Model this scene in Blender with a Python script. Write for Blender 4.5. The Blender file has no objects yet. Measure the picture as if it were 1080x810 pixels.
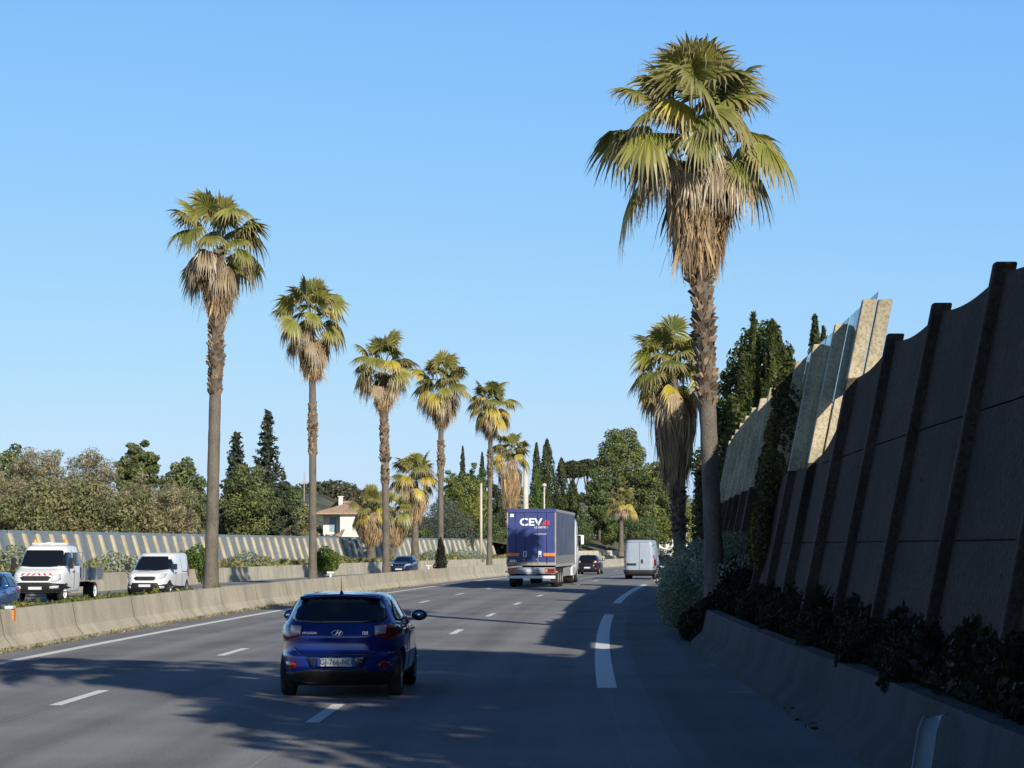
import bpy, bmesh, math, random
import numpy as np
from mathutils import Vector, Matrix, Euler
from mathutils.bvhtree import BVHTree

R = math.radians
sc = bpy.context.scene
COL = sc.collection
rng = np.random.default_rng(7)
random.seed(7)

# ------------------------------------------------------------------ road geometry
F = 2280.0          # focal length of the photo in its own pixels
CAMZ = 2.1
def RX(d): return 0.86 + 0.0033*d + 0.000427*d*d          # right edge line of our carriageway
def HD(d): return math.atan(0.0033 + 0.000854*d)
def P(d, off, z=0.0): return (RX(d)+off*math.cos(HD(d)) if False else RX(d)+off, d, z)
def AT(px, d): return (px-540)/F*d
def ZT(y, d): return CAMZ + (576-y)*d/F

# ------------------------------------------------------------------ materials
def nt(name):
    m = bpy.data.materials.new(name); m.use_nodes = True
    n = m.node_tree.nodes; l = m.node_tree.links
    b = n.get('Principled BSDF')
    return m, n, l, b
def rgba(c, k=1.0): return (c[0]*k, c[1]*k, c[2]*k, 1)
def pm(name, c, rough=0.6, metal=0.0, var=0.0, scale=4.0, bump=0.0, bscale=40.0, c2=None, coat=0.0, spec=0.5, detail=6, emis=0):
    m, n, l, b = nt(name)
    b.inputs['Roughness'].default_value = rough
    b.inputs['Metallic'].default_value = metal
    b.inputs['Specular IOR Level'].default_value = spec
    b.inputs['Coat Weight'].default_value = coat
    b.inputs['Coat Roughness'].default_value = 0.05
    tc = n.new('ShaderNodeTexCoord')
    if var > 0 or c2:
        no = n.new('ShaderNodeTexNoise'); no.inputs['Scale'].default_value = scale; no.inputs['Detail'].default_value = detail
        l.new(tc.outputs['Object'], no.inputs['Vector'])
        cr = n.new('ShaderNodeValToRGB'); l.new(no.outputs['Fac'], cr.inputs['Fac'])
        cr.color_ramp.elements[0].position = 0.32; cr.color_ramp.elements[1].position = 0.68
        cr.color_ramp.elements[0].color = rgba(c, 1-var); cr.color_ramp.elements[1].color = rgba(c2 if c2 else c, 1+var)
        l.new(cr.outputs['Color'], b.inputs['Base Color'])
    else:
        b.inputs['Base Color'].default_value = rgba(c)
    if bump > 0:
        nb = n.new('ShaderNodeTexNoise'); nb.inputs['Scale'].default_value = bscale; nb.inputs['Detail'].default_value = 8
        l.new(tc.outputs['Object'], nb.inputs['Vector'])
        bp = n.new('ShaderNodeBump'); bp.inputs['Strength'].default_value = bump; bp.inputs['Distance'].default_value = 0.03
        l.new(nb.outputs['Fac'], bp.inputs['Height']); l.new(bp.outputs['Normal'], b.inputs['Normal'])
    return m

def leaf_material(name, trans=0.3, rough=0.55, spec=0.3):
    m, n, l, b = nt(name)
    at = n.new('ShaderNodeAttribute'); at.attribute_name = 'Col'
    b.inputs['Roughness'].default_value = rough; b.inputs['Specular IOR Level'].default_value = spec
    l.new(at.outputs['Color'], b.inputs['Base Color'])
    if trans > 0:
        tr = n.new('ShaderNodeBsdfTranslucent'); l.new(at.outputs['Color'], tr.inputs['Color'])
        mx = n.new('ShaderNodeMixShader'); mx.inputs[0].default_value = trans
        l.new(b.outputs[0], mx.inputs[1]); l.new(tr.outputs[0], mx.inputs[2])
        l.new(mx.outputs[0], n['Material Output'].inputs['Surface'])
    return m

def glass_material(name, tint, fac=0.2, rough=0.03):
    m, n, l, b = nt(name)
    t = n.new('ShaderNodeBsdfTransparent'); t.inputs['Color'].default_value = rgba(tint)
    g = n.new('ShaderNodeBsdfGlossy'); g.inputs['Roughness'].default_value = rough; g.inputs['Color'].default_value = (.9, .95, .95, 1)
    lw = n.new('ShaderNodeLayerWeight'); lw.inputs['Blend'].default_value = fac
    d = n.new('ShaderNodeBsdfDiffuse'); d.inputs['Color'].default_value = (.32, .40, .38, 1)
    m1 = n.new('ShaderNodeMixShader'); m1.inputs[0].default_value = 0.28
    l.new(t.outputs[0], m1.inputs[1]); l.new(d.outputs[0], m1.inputs[2])
    mx = n.new('ShaderNodeMixShader'); l.new(lw.outputs['Fresnel'], mx.inputs[0])
    l.new(m1.outputs[0], mx.inputs[1]); l.new(g.outputs[0], mx.inputs[2])
    l.new(mx.outputs[0], n['Material Output'].inputs['Surface'])
    return m

def asphalt_material(name, base, dark, lane=True):
    m, n, l, b = nt(name)
    b.inputs['Roughness'].default_value = 0.85; b.inputs['Specular IOR Level'].default_value = 0.35
    uv = n.new('ShaderNodeUVMap'); uv.uv_map = 'UVMap'
    tc = n.new('ShaderNodeTexCoord')
    # streaks along the driving direction
    mp = n.new('ShaderNodeMapping'); mp.inputs['Scale'].default_value = (1.6, 0.03, 1); l.new(uv.outputs[0], mp.inputs[0])
    n1 = n.new('ShaderNodeTexNoise'); n1.inputs['Scale'].default_value = 1.0; n1.inputs['Detail'].default_value = 5; l.new(mp.outputs[0], n1.inputs['Vector'])
    n2 = n.new('ShaderNodeTexNoise'); n2.inputs['Scale'].default_value = 0.35; n2.inputs['Detail'].default_value = 7; l.new(tc.outputs['Object'], n2.inputs['Vector'])
    n3 = n.new('ShaderNodeTexNoise'); n3.inputs['Scale'].default_value = 22.0; n3.inputs['Detail'].default_value = 5; n3.inputs['Roughness'].default_value = .8; l.new(tc.outputs['Object'], n3.inputs['Vector'])
    # wheel tracks: a wave of the lane offset, two per lane
    sx = n.new('ShaderNodeSeparateXYZ'); l.new(uv.outputs[0], sx.inputs[0])
    w = n.new('ShaderNodeMath'); w.operation = 'MULTIPLY'; w.inputs[1].default_value = 2*math.pi/1.8; l.new(sx.outputs[0], w.inputs[0])
    cs = n.new('ShaderNodeMath'); cs.operation = 'COSINE'; l.new(w.outputs[0], cs.inputs[0])
    def ma(op, a, bb):
        x = n.new('ShaderNodeMath'); x.operation = op
        for i, v in enumerate((a, bb)):
            if isinstance(v, (int, float)): x.inputs[i].default_value = v
            else: l.new(v, x.inputs[i])
        return x.outputs[0]
    s = ma('MULTIPLY', n1.outputs['Fac'], 0.50)
    s = ma('ADD', s, ma('MULTIPLY', n2.outputs['Fac'], 0.50))
    s = ma('ADD', s, ma('MULTIPLY', n3.outputs['Fac'], 0.70))
    s = ma('ADD', s, ma('MULTIPLY', cs.outputs[0], 0.05 if lane else 0.0))
    cr = n.new('ShaderNodeValToRGB'); l.new(s, cr.inputs['Fac'])
    cr.color_ramp.elements[0].position = 0.60; cr.color_ramp.elements[1].position = 1.10 if False else 1.0
    cr.color_ramp.elements[0].color = rgba(dark); cr.color_ramp.elements[1].color = rgba(base)
    l.new(cr.outputs['Color'], b.inputs['Base Color'])
    nb = n.new('ShaderNodeTexNoise'); nb.inputs['Scale'].default_value = 60; nb.inputs['Detail'].default_value = 4
    l.new(tc.outputs['Object'], nb.inputs['Vector'])
    bp = n.new('ShaderNodeBump'); bp.inputs['Strength'].default_value = 0.5; bp.inputs['Distance'].default_value = 0.02
    l.new(nb.outputs['Fac'], bp.inputs['Height']); l.new(bp.outputs['Normal'], b.inputs['Normal'])
    return m

def concrete_material(name, base, stain, vs=1.0, moss=None, bump=0.3, bscale=30, aggregate=0.0, rough=0.85, streak=.5):
    """concrete with vertical run-off streaks, broad stains and fine grain"""
    m, n, l, b = nt(name)
    b.inputs['Roughness'].default_value = rough; b.inputs['Specular IOR Level'].default_value = 0.25
    tc = n.new('ShaderNodeTexCoord')
    mp = n.new('ShaderNodeMapping'); mp.inputs['Scale'].default_value = (1.0, 1.0, streak); l.new(tc.outputs['Object'], mp.inputs[0])
    n1 = n.new('ShaderNodeTexNoise'); n1.inputs['Scale'].default_value = 1.5*vs; n1.inputs['Detail'].default_value = 8; l.new(mp.outputs[0], n1.inputs['Vector'])
    n2 = n.new('ShaderNodeTexNoise'); n2.inputs['Scale'].default_value = 0.45*vs; n2.inputs['Detail'].default_value = 6; l.new(tc.outputs['Object'], n2.inputs['Vector'])
    n3 = n.new('ShaderNodeTexNoise'); n3.inputs['Scale'].default_value = bscale; n3.inputs['Detail'].default_value = 3; l.new(tc.outputs['Object'], n3.inputs['Vector'])
    a = n.new('ShaderNodeMixRGB'); a.inputs[1].default_value = rgba(base); a.inputs[2].default_value = rgba(stain)
    cr = n.new('ShaderNodeValToRGB'); cr.color_ramp.elements[0].position = .42; cr.color_ramp.elements[1].position = .72; l.new(n1.outputs['Fac'], cr.inputs[0]); l.new(cr.outputs[0], a.inputs[0])
    a2 = n.new('ShaderNodeMixRGB'); a2.inputs[2].default_value = rgba(moss or stain, 1.0)
    cr2 = n.new('ShaderNodeValToRGB'); cr2.color_ramp.elements[0].position = .5; cr2.color_ramp.elements[1].position = .75; l.new(n2.outputs['Fac'], cr2.inputs[0]); l.new(cr2.outputs[0], a2.inputs[0]); l.new(a.outputs[0], a2.inputs[1])
    a3 = n.new('ShaderNodeMixRGB'); a3.blend_type = 'MULTIPLY'; a3.inputs[0].default_value = 0.35+aggregate
    cr3 = n.new('ShaderNodeValToRGB'); cr3.color_ramp.elements[0].position = .35; cr3.color_ramp.elements[0].color = (.35, .35, .35, 1); cr3.color_ramp.elements[1].position = .6; l.new(n3.outputs['Fac'], cr3.inputs[0])
    l.new(a2.outputs[0], a3.inputs[1]); l.new(cr3.outputs[0], a3.inputs[2]); l.new(a3.outputs[0], b.inputs['Base Color'])
    bp = n.new('ShaderNodeBump'); bp.inputs['Strength'].default_value = bump; bp.inputs['Distance'].default_value = 0.03
    l.new(n3.outputs['Fac'], bp.inputs['Height']); l.new(bp.outputs['Normal'], b.inputs['Normal'])
    return m

M = {}
M['asphalt'] = asphalt_material('asphalt', (.275, .278, .285), (.115, .118, .124))
M['asphalt_shoulder'] = asphalt_material('asphalt_shoulder', (.215, .217, .222), (.088, .09, .095), False)
M['paint'] = pm('road_paint', (.82, .82, .80), .6, var=.10, scale=9, c2=(.74, .73, .70))
M['seam'] = pm('seam_tar', (.30, .29, .27), .8, var=.15, scale=3)
M['seam_dark'] = pm('joint_gap', (.12, .10, .08), .9)
M['grass'] = pm('grass_ground', (.07, .085, .025), .95, var=.35, scale=1.2, c2=(.13, .12, .05), bump=.6, bscale=12)
M['soil'] = pm('soil', (.10, .085, .05), .95, var=.4, scale=2.5, c2=(.06, .07, .03), bump=.8, bscale=9)
M['hill'] = pm('hill_scrub', (.06, .075, .045), .95, var=.4, scale=.06, c2=(.11, .11, .07), bump=1, bscale=.3)
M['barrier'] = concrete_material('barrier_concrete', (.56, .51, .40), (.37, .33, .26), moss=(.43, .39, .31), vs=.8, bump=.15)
M['barrier_dark'] = concrete_material('barrier_concrete_shaded', (.075, .08, .085), (.04, .042, .042), moss=(.022, .026, .02))  # albedo lowered: shade on the right shoulder put into the concrete colour
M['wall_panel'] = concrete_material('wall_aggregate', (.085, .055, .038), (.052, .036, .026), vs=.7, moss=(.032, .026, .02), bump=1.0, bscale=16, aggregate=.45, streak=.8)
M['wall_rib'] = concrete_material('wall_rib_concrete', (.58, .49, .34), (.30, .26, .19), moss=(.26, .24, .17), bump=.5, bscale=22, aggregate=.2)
M['wall_rib_shaded'] = concrete_material('wall_rib_shaded_concrete', (.10, .074, .056), (.055, .042, .033), moss=(.03, .026, .02), bump=.8, bscale=20, aggregate=.3)  # rib concrete darkened: the wall's own shade put into the colour
M['glass_wall'] = glass_material('green_tinted_glass', (.72, .84, .83), .22)
M['far_glass'] = concrete_material('dusty_screen_glass', (.225, .25, .255), (.155, .18, .19), vs=.5, moss=(.27, .28, .27), bump=.05, bscale=6, rough=.35)
M['far_rib'] = concrete_material('cream_posts', (.58, .51, .37), (.40, .35, .25), vs=2, bump=.1)
M['leaf'] = leaf_material('foliage', .4)
M['palm'] = leaf_material('palm_leaf', .28, .42, .5)
M['dry'] = leaf_material('dry_frond', .12, .85, .1)
M['bark'] = pm('bark', (.12, .095, .07), .95, var=.35, scale=6, bump=.8, bscale=18)
M['palm_bark'] = concrete_material('palm_trunk_bark', (.19, .165, .135), (.11, .097, .082), vs=2.2, moss=(.23, .195, .155), bump=.9, bscale=26, aggregate=.1)
M['boot'] = leaf_material('leaf_boots', 0, .9, .1)
M['tyre'] = pm('tyre_rubber', (.012, .012, .012), .8, bump=.2, bscale=60)
M['black'] = pm('black_plastic', (.012, .012, .013), .55)
M['under'] = pm('underbody', (.008, .008, .008), .9)
M['carglass'] = pm('dark_car_glass', (.008, .010, .012), .06, spec=.7, coat=.3)
M['rim'] = pm('alloy', (.35, .36, .37), .35, metal=.8)
M['blue'] = pm('blue_paint', (.008, .024, .20), .22, metal=.3, coat=1.0, var=.03, scale=3)
M['blue_dark'] = pm('navy_paint', (.008, .018, .085), .25, metal=.3, coat=1.0)
M['azure'] = pm('azure_paint', (.02, .09, .30), .25, metal=.3, coat=1.0)
M['maroon'] = pm('maroon_paint', (.013, .007, .008), .25, metal=.3, coat=1.0)
M['charcoal'] = pm('charcoal_paint', (.015, .017, .02), .25, metal=.3, coat=1.0)
M['white'] = pm('white_paint', (.80, .81, .82), .35, coat=.6, var=.02, scale=2)
M['shaded_white'] = pm('shaded_white_paint', (.30, .35, .42), .45, coat=.3, var=.06, scale=3)  # white paint greyed to carry the tree shade on the panel van
M['red_lens'] = pm('red_lens', (.20, .008, .008), .15, coat=1)
M['clear_lens'] = pm('clear_lens', (.50, .46, .47), .12, coat=1)
M['head_lens'] = pm('headlamp_lens', (.55, .58, .60), .1, coat=1)
M['plate'] = pm('plate_white', (.62, .64, .66), .4)
M['plate_blue'] = pm('plate_blue', (.02, .06, .35), .4)
M['ink'] = pm('plate_ink', (.01, .01, .012), .5)
M['chrome'] = pm('chrome', (.75, .76, .78), .15, metal=1)
M['truck_blue'] = pm('truck_blue', (.04, .062, .22), .45, var=.08, scale=1.5)
M['curtain'] = pm('curtain_blue', (.055, .075, .17), .5, var=.2, scale=.8, c2=(.10, .10, .11))
M['truck_grey'] = pm('truck_steel', (.34, .32, .28), .55, var=.15, scale=3)
M['logo_white'] = pm('logo_white', (.85, .86, .88), .5)
M['logo_red'] = pm('logo_red', (.65, .04, .05), .5)
M['orange'] = pm('orange_reflector', (.85, .25, .03), .4)
M['amber'] = pm('amber_lens', (.75, .25, .03), .3)
M['steel_bed'] = pm('galvanised_bed', (.25, .28, .30), .45, metal=.4, var=.15, scale=3)
M['house'] = pm('house_render', (.72, .70, .66), .8, var=.05, scale=1)
M['tile'] = pm('roof_tile', (.42, .29, .20), .85, var=.2, scale=2.5, bump=.6, bscale=6)
M['stone'] = pm('pale_stone', (.60, .56, .46), .85, var=.2, scale=1.2, bump=.6, bscale=4)
M['pole'] = pm('pale_pole', (.55, .50, .42), .7, var=.1, scale=2)
M['pvc'] = pm('white_gutter', (.36, .40, .43), .35, var=.1, scale=5)
M['shutter'] = pm('shutter_blue', (.25, .38, .50), .6)

# ------------------------------------------------------------------ mesh builder
class MB:
    def __init__(s): s.v = []; s.f = []; s.c = []; s.sm = []; s.uv = None
    def add(s, vs, fs, col=None, smooth=False):
        o = len(s.v); s.v += [tuple(p) for p in vs]; s.f += [tuple(i+o for i in f) for f in fs]
        s.sm += [smooth]*len(fs)
        s.c += [col or (1, 1, 1)]*len(vs)
    def box(s, x0, x1, y0, y1, z0, z1, col=None, mat=None):
        vs = [(x0, y0, z0), (x1, y0, z0), (x1, y1, z0), (x0, y1, z0), (x0, y0, z1), (x1, y0, z1), (x1, y1, z1), (x0, y1, z1)]
        if mat is not None: vs = [tuple(mat @ Vector(p)) for p in vs]
        s.add(vs, [(0, 3, 2, 1), (4, 5, 6, 7), (0, 1, 5, 4), (1, 2, 6, 5), (2, 3, 7, 6), (3, 0, 4, 7)], col)
    def tube(s, pts, rad, n=8, col=None, cap=True, smooth=True):
        pts = [Vector(p) for p in pts]
        if not hasattr(rad, '__len__'): rad = [rad]*len(pts)
        vs = []; a = None
        for i, p in enumerate(pts):
            t = (pts[min(i+1, len(pts)-1)] - pts[max(i-1, 0)]).normalized()
            if a is None: a = t.orthogonal().normalized()
            a = (a - t*a.dot(t)).normalized(); b = t.cross(a)
            for k in range(n):
                th = 2*math.pi*k/n; vs.append(p + (a*math.cos(th)+b*math.sin(th))*rad[i])
        fs = []
        for i in range(len(pts)-1):
            for k in range(n):
                fs.append((i*n+k, i*n+(k+1) % n, (i+1)*n+(k+1) % n, (i+1)*n+k))
        if cap: fs += [tuple(range(n))[::-1], tuple((len(pts)-1)*n+k for k in range(n))]
        s.add(vs, fs, col, smooth)
    def lathe(s, prof, axis='z', n=24, loc=(0, 0, 0), col=None, smooth=True):
        vs = []
        for (r, h) in prof:
            for k in range(n):
                t = 2*math.pi*k/n; c, q = r*math.cos(t), r*math.sin(t)
                v = (c, q, h) if axis == 'z' else ((h, c, q) if axis == 'x' else (c, h, q))
                vs.append((v[0]+loc[0], v[1]+loc[1], v[2]+loc[2]))
        fs = [(i*n+k, i*n+(k+1) % n, (i+1)*n+(k+1) % n, (i+1)*n+k) for i in range(len(prof)-1) for k in range(n)]
        s.add(vs, fs, col, smooth)
    def build(s, name, mat, parent=None, bevel=0.0):
        me = bpy.data.meshes.new(name); me.from_pydata(s.v, [], s.f)
        me.polygons.foreach_set('use_smooth', s.sm)
        if any(c != (1, 1, 1) for c in s.c):
            at = me.color_attributes.new('Col', 'FLOAT_COLOR', 'POINT')
            at.data.foreach_set('color', np.array([(c[0], c[1], c[2], 1) for c in s.c], dtype=np.float32).ravel())
        me.materials.append(mat); me.update()
        o = bpy.data.objects.new(name, me); COL.objects.link(o)
        if parent: o.parent = parent
        if bevel > 0:
            md = o.modifiers.new('b', 'BEVEL'); md.width = bevel; md.segments = 2; md.limit_method = 'ANGLE'
        return o

def np_quads(name, V, C, mat, parent=None):
    """V: (n,4,3) quads, C: (n,3) or (n,4,3) colours"""
    n = len(V); me = bpy.data.meshes.new(name)
    me.vertices.add(n*4); me.vertices.foreach_set('co', V.astype(np.float32).ravel())
    me.loops.add(n*4); me.loops.foreach_set('vertex_index', np.arange(n*4, dtype=np.int32))
    me.polygons.add(n); me.polygons.foreach_set('loop_start', np.arange(0, n*4, 4, dtype=np.int32))
    try: me.polygons.foreach_set('loop_total', np.full(n, 4, dtype=np.int32))
    except Exception: pass
    me.update(calc_edges=True)
    if C.ndim == 2: C = np.repeat(C[:, None, :], 4, axis=1)
    at = me.color_attributes.new('Col', 'FLOAT_COLOR', 'POINT')
    c4 = np.ones((n*4, 4), dtype=np.float32); c4[:, :3] = np.clip(C.reshape(-1, 3), 0, 1); at.data.foreach_set('color', c4.ravel())
    me.materials.append(mat)
    o = bpy.data.objects.new(name, me); COL.objects.link(o)
    if parent: o.parent = parent
    return o

def tag(o, label=None, cat=None, group=None, kind=None):
    if label: o['label'] = label
    if cat: o['category'] = cat
    if group: o['group'] = group
    if kind: o['kind'] = kind
    return o
def thing(name, loc, rotz=0.0, label=None, cat=None, group=None):
    o = bpy.data.objects.new(name, None); COL.objects.link(o); o.location = loc; o.rotation_euler = (0, 0, rotz)
    o.empty_display_size = .3
    return tag(o, label, cat, group)
def struct(o): o['kind'] = 'structure'; return o

def ribbon(name, prof, d0, d1, step, mat, parent=None, kind=None, uv=True):
    """sweep a cross profile [(offset, z), ...] along the road"""
    ds = np.arange(d0, d1+step*.5, step); vs = []; fs = []; uvs = []
    n = len(prof)
    for d in ds:
        for (o, z) in prof:
            vs.append((RX(d)+o, d, z)); uvs.append((o, d))
    for i in range(len(ds)-1):
        for k in range(n-1):
            fs.append((i*n+k, i*n+k+1, (i+1)*n+k+1, (i+1)*n+k))
    me = bpy.data.meshes.new(name); me.from_pydata(vs, [], fs)
    ul = me.uv_layers.new(name='UVMap')
    for lp in me.loops: ul.data[lp.index].uv = uvs[lp.vertex_index]
    me.materials.append(mat); me.update()
    o = bpy.data.objects.new(name, me); COL.objects.link(o)
    if parent: o.parent = parent
    if kind: o['kind'] = kind
    return o

def text_obj(name, s, size, mat, parent, loc, rot, bold=0.0, sx=1.0, extrude=0.002, shear=0):
    cu = bpy.data.curves.new(name, 'FONT'); cu.body = s; cu.size = size; cu.align_x = 'CENTER'; cu.align_y = 'CENTER'
    cu.extrude = extrude; cu.offset = bold; cu.shear = shear
    t = bpy.data.objects.new(name, cu); COL.objects.link(t)
    bpy.context.view_layer.update()
    me = bpy.data.meshes.new_from_object(t.evaluated_get(bpy.context.evaluated_depsgraph_get()))
    bpy.data.objects.remove(t)
    me.materials.clear(); me.materials.append(mat)
    o = bpy.data.objects.new(name, me); COL.objects.link(o); o.parent = parent; o.location = loc; o.rotation_euler = rot; o.scale = (sx, 1, 1)
    return o

# ------------------------------------------------------------------ foliage
def nrm(a): return a/np.maximum(np.linalg.norm(a, axis=-1, keepdims=True), 1e-6)
def leaf_cards(pts, out, size, cols, aspect=1.6, rs=None, droop=0.0, spread=.9):
    rs = rs or rng
    n = len(pts)
    nn = nrm(out*1.0 + rs.normal(0, spread, (n, 3)))
    t = nrm(np.cross(nn, rs.normal(0, 1, (n, 3)))); b = np.cross(nn, t)
    s = size*rs.uniform(.6, 1.35, (n, 1))
    t = t*s*aspect*.5; b = b*s*.5
    V = np.stack([pts-t, pts-b*.9, pts+t, pts+b*.9], axis=1)
    if droop: V[:, 2, 2] -= droop*s[:, 0]
    return V, cols
def blob_points(blobs, n, seed, fill=.35):
    rs = np.random.default_rng(seed)
    B = np.array(blobs, dtype=float)
    w = (B[:, 3]*B[:, 4]+B[:, 4]*B[:, 5]+B[:, 3]*B[:, 5]); w /= w.sum()
    k = rs.choice(len(B), n, p=w)
    u = nrm(rs.normal(0, 1, (n, 3)))
    r = np.where(rs.random(n) < fill, rs.uniform(.3, 1, n), 1-np.abs(rs.normal(0, .10, n)))
    r = r*(1+.16*np.sin(u[:, 0]*7+k)*np.sin(u[:, 1]*6+k*2)*np.sin(u[:, 2]*8+k*3))
    p = B[k, :3] + u*r[:, None]*B[k, 3:6]
    # drop points deep inside another blob
    keep = np.ones(n, bool)
    for j in range(len(B)):
        q = (p-B[j, :3])/B[j, 3:6]; keep &= ~((np.linalg.norm(q, axis=1) < .62) & (k != j))
    return p[keep], u[keep], k[keep], rs
def foliage(name, blobs, n, size, pal, seed, parent, mat=None, aspect=1.6, fill=.35, jit=.25, spread=.9, kind=None, fine=True):
    if fine: n = int(n*2.4); size = size*.60
    p, u, k, rs = blob_points(blobs, n, seed, fill)
    pal = np.array(pal); m = len(p)
    base = pal[(k*7 + seed) % len(pal)]
    alt = pal[rs.integers(0, len(pal), m)]
    c = base*.6+alt*.4
    c = c*(1+rs.normal(0, jit, (m, 1)))
    V, c = leaf_cards(p, u, size, np.clip(c, .005, 1), aspect, rs, spread=spread)
    return np_quads(name, V, c, mat or M['leaf'], parent)

def crown_blobs(w, h, z0, seed, n=9, lobes=1.0, flat=1.0):
    """several clumps filling an egg of half width w and height h starting at z0"""
    rs = random.Random(seed); out = []
    for i in range(n*2):     # small outer sprays break the outline
        t = rs.uniform(.08, 1.0); a = rs.uniform(0, 6.28); rr = w*max(.12, math.sin(math.pi*(.12+.80*min(t, .97))))**.8
        q = rr*rs.uniform(.70, .98); s = w*rs.uniform(.13, .26)
        out.append((q*math.cos(a), q*math.sin(a), z0+h*t*.98-s*.4, s, s, s*rs.uniform(.7, 1.2)*flat))
    for i in range(n):
        t = (i+.5)/n
        zz = z0 + h*(.12+.76*t)
        rr = w*math.sin(math.pi*(.16+.70*t))**.8
        a = i*2.4+rs.random()
        q = rr*rs.uniform(.25, .62)*lobes
        s = rr*rs.uniform(.42, .62)
        out.append((q*math.cos(a), q*math.sin(a), zz, s, s, s*rs.uniform(.65, .9)*flat))
    return out
def trunk_mesh(parent, h, r, seed, limbs=5, mat='bark', spread=1.5, top=None):
    rs = random.Random(seed); mb = MB()
    pts = [(rs.uniform(-.1, .1)*i, rs.uniform(-.1, .1)*i, -.3+h*i/4) for i in range(5)]
    mb.tube(pts, [r*1.3, r, r*.85, r*.7, r*.45], 8)
    for i in range(limbs):
        t = rs.uniform(.35, .95); p0 = Vector(pts[2]).lerp(Vector(pts[4]), t); a = rs.uniform(0, 6.28); L = spread*rs.uniform(.7, 1.3)
        p1 = p0+Vector((math.cos(a)*L*.5, math.sin(a)*L*.5, L*.35)); p2 = p0+Vector((math.cos(a)*L, math.sin(a)*L, L*.9))
        mb.tube([p0, p1, p2], [r*.4, r*.28, r*.1], 6)
    return mb.build('trunk', M[mat], parent)

PAL = {
 'pine': [(.055, .075, .018), (.085, .10, .022), (.12, .13, .03), (.045, .06, .018)],
 'dark': [(.018, .032, .012), (.028, .045, .016), (.04, .055, .02)],
 'cyp': [(.022, .034, .013), (.035, .05, .016), (.06, .07, .022)],
 'jun': [(.05, .065, .018), (.035, .048, .015), (.075, .085, .025)],
 'spruce': [(.022, .032, .024), (.035, .045, .032), (.05, .055, .04)],
 'bare': [(.145, .122, .080), (.11, .098, .062), (.165, .145, .09), (.095, .10, .048)],
 'mixed': [(.105, .112, .042), (.125, .115, .05), (.078, .098, .032), (.15, .125, .058)],
 'olive': [(.11, .13, .09), (.14, .16, .11), (.08, .10, .065)],
 'yellow': [(.15, .17, .02), (.20, .20, .025), (.10, .13, .02)],
 'green': [(.06, .10, .02), (.08, .12, .025), (.045, .075, .018)],
 'silver': [(.13, .15, .11), (.18, .20, .15), (.10, .12, .08), (.14, .14, .06)],
 'weeds': [(.10, .11, .025), (.15, .14, .03), (.07, .09, .02)],
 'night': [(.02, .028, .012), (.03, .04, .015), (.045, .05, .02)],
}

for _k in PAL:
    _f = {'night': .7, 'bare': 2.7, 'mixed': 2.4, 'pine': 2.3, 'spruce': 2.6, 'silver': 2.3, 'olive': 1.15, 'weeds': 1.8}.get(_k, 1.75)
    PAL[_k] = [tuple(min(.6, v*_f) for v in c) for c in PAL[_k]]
def broad_tree(name, label, cat, px, top, hw, d, pal, seed, base=.3, n=3500, size=.34, group=None, trunkf=.25, nb=11, fill=.3, aspect=1.6, flat=1.0, xy=None, spread=.9, H=None):
    x, y = xy if xy else (AT(px, d), d)
    if d > 150 and pal+'_far' not in PAL: PAL[pal+'_far'] = [tuple(v*.76+h_*.24 for v, h_ in zip(c, (.20, .215, .18))) for c in PAL[pal]]  # distance haze mixed into the leaf colours of far trees
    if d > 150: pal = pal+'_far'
    H = H or ZT(top, d)-base; w = hw*d/F if not xy else hw
    t = thing(name, (x, y, base), random.uniform(0, 6), label, cat, group)
    trunk_mesh(t, H*(trunkf+.35), max(.12, w*.07), seed, 6, spread=w*.6)
    foliage('crown', crown_blobs(w, H*(1-trunkf), H*trunkf, seed, nb, 1.0, flat), n, size, PAL[pal], seed, t, fill=fill, aspect=aspect, spread=.6)
    return t

def bare_tree(name, label, cat, px, top, hw, d, seed, base=.3, group=None, leaf='bare', n=2600, size=.16):
    """a winter tree: a trunk, a spray of fine limbs and a thin haze of brown leaves"""
    H = ZT(top, d)-base; w = hw*d/F
    t = thing(name, (AT(px, d), d, base), 0, label, cat, group)
    rs = random.Random(seed); mb = MB()
    def branch(p, dr, L, r, lv):
        k = 3; pts = [p]; q = p
        for i in range(k):
            dr = (dr+Vector((rs.gauss(0, .13), rs.gauss(0, .13), .05))).normalized(); q = q+dr*L/k; pts.append(q)
        mb.tube(pts, [r, r*.85, r*.7, r*.5], 5 if lv < 2 else 3, cap=False)
        if lv >= 4: return
        for j in range(4 if lv else 5):
            f = rs.uniform(.35, 1); s = pts[0].lerp(pts[-1], f) if lv else pts[2].lerp(pts[3], rs.random())
            a = rs.uniform(0, 6.28); sp = rs.uniform(.35, .85)
            nd = (dr+Vector((math.cos(a)*sp, math.sin(a)*sp, rs.uniform(-.1, .3)))).normalized()
            branch(s, nd, L*rs.uniform(.58, .78), max(r*.5, .012), lv+1)
    branch(Vector((0, 0, -.2)), Vector((0, 0, 1)), H*.30, w*.055+.05, 0)
    mb.build('trunk', M['bark'], t)
    foliage('crown', crown_blobs(w, H*.86, H*.16, seed+5, 13, 1.05), int(n*1.5), size*.62, PAL[leaf], seed, t, fill=.6, aspect=4.5, jit=.3)
    return t

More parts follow.
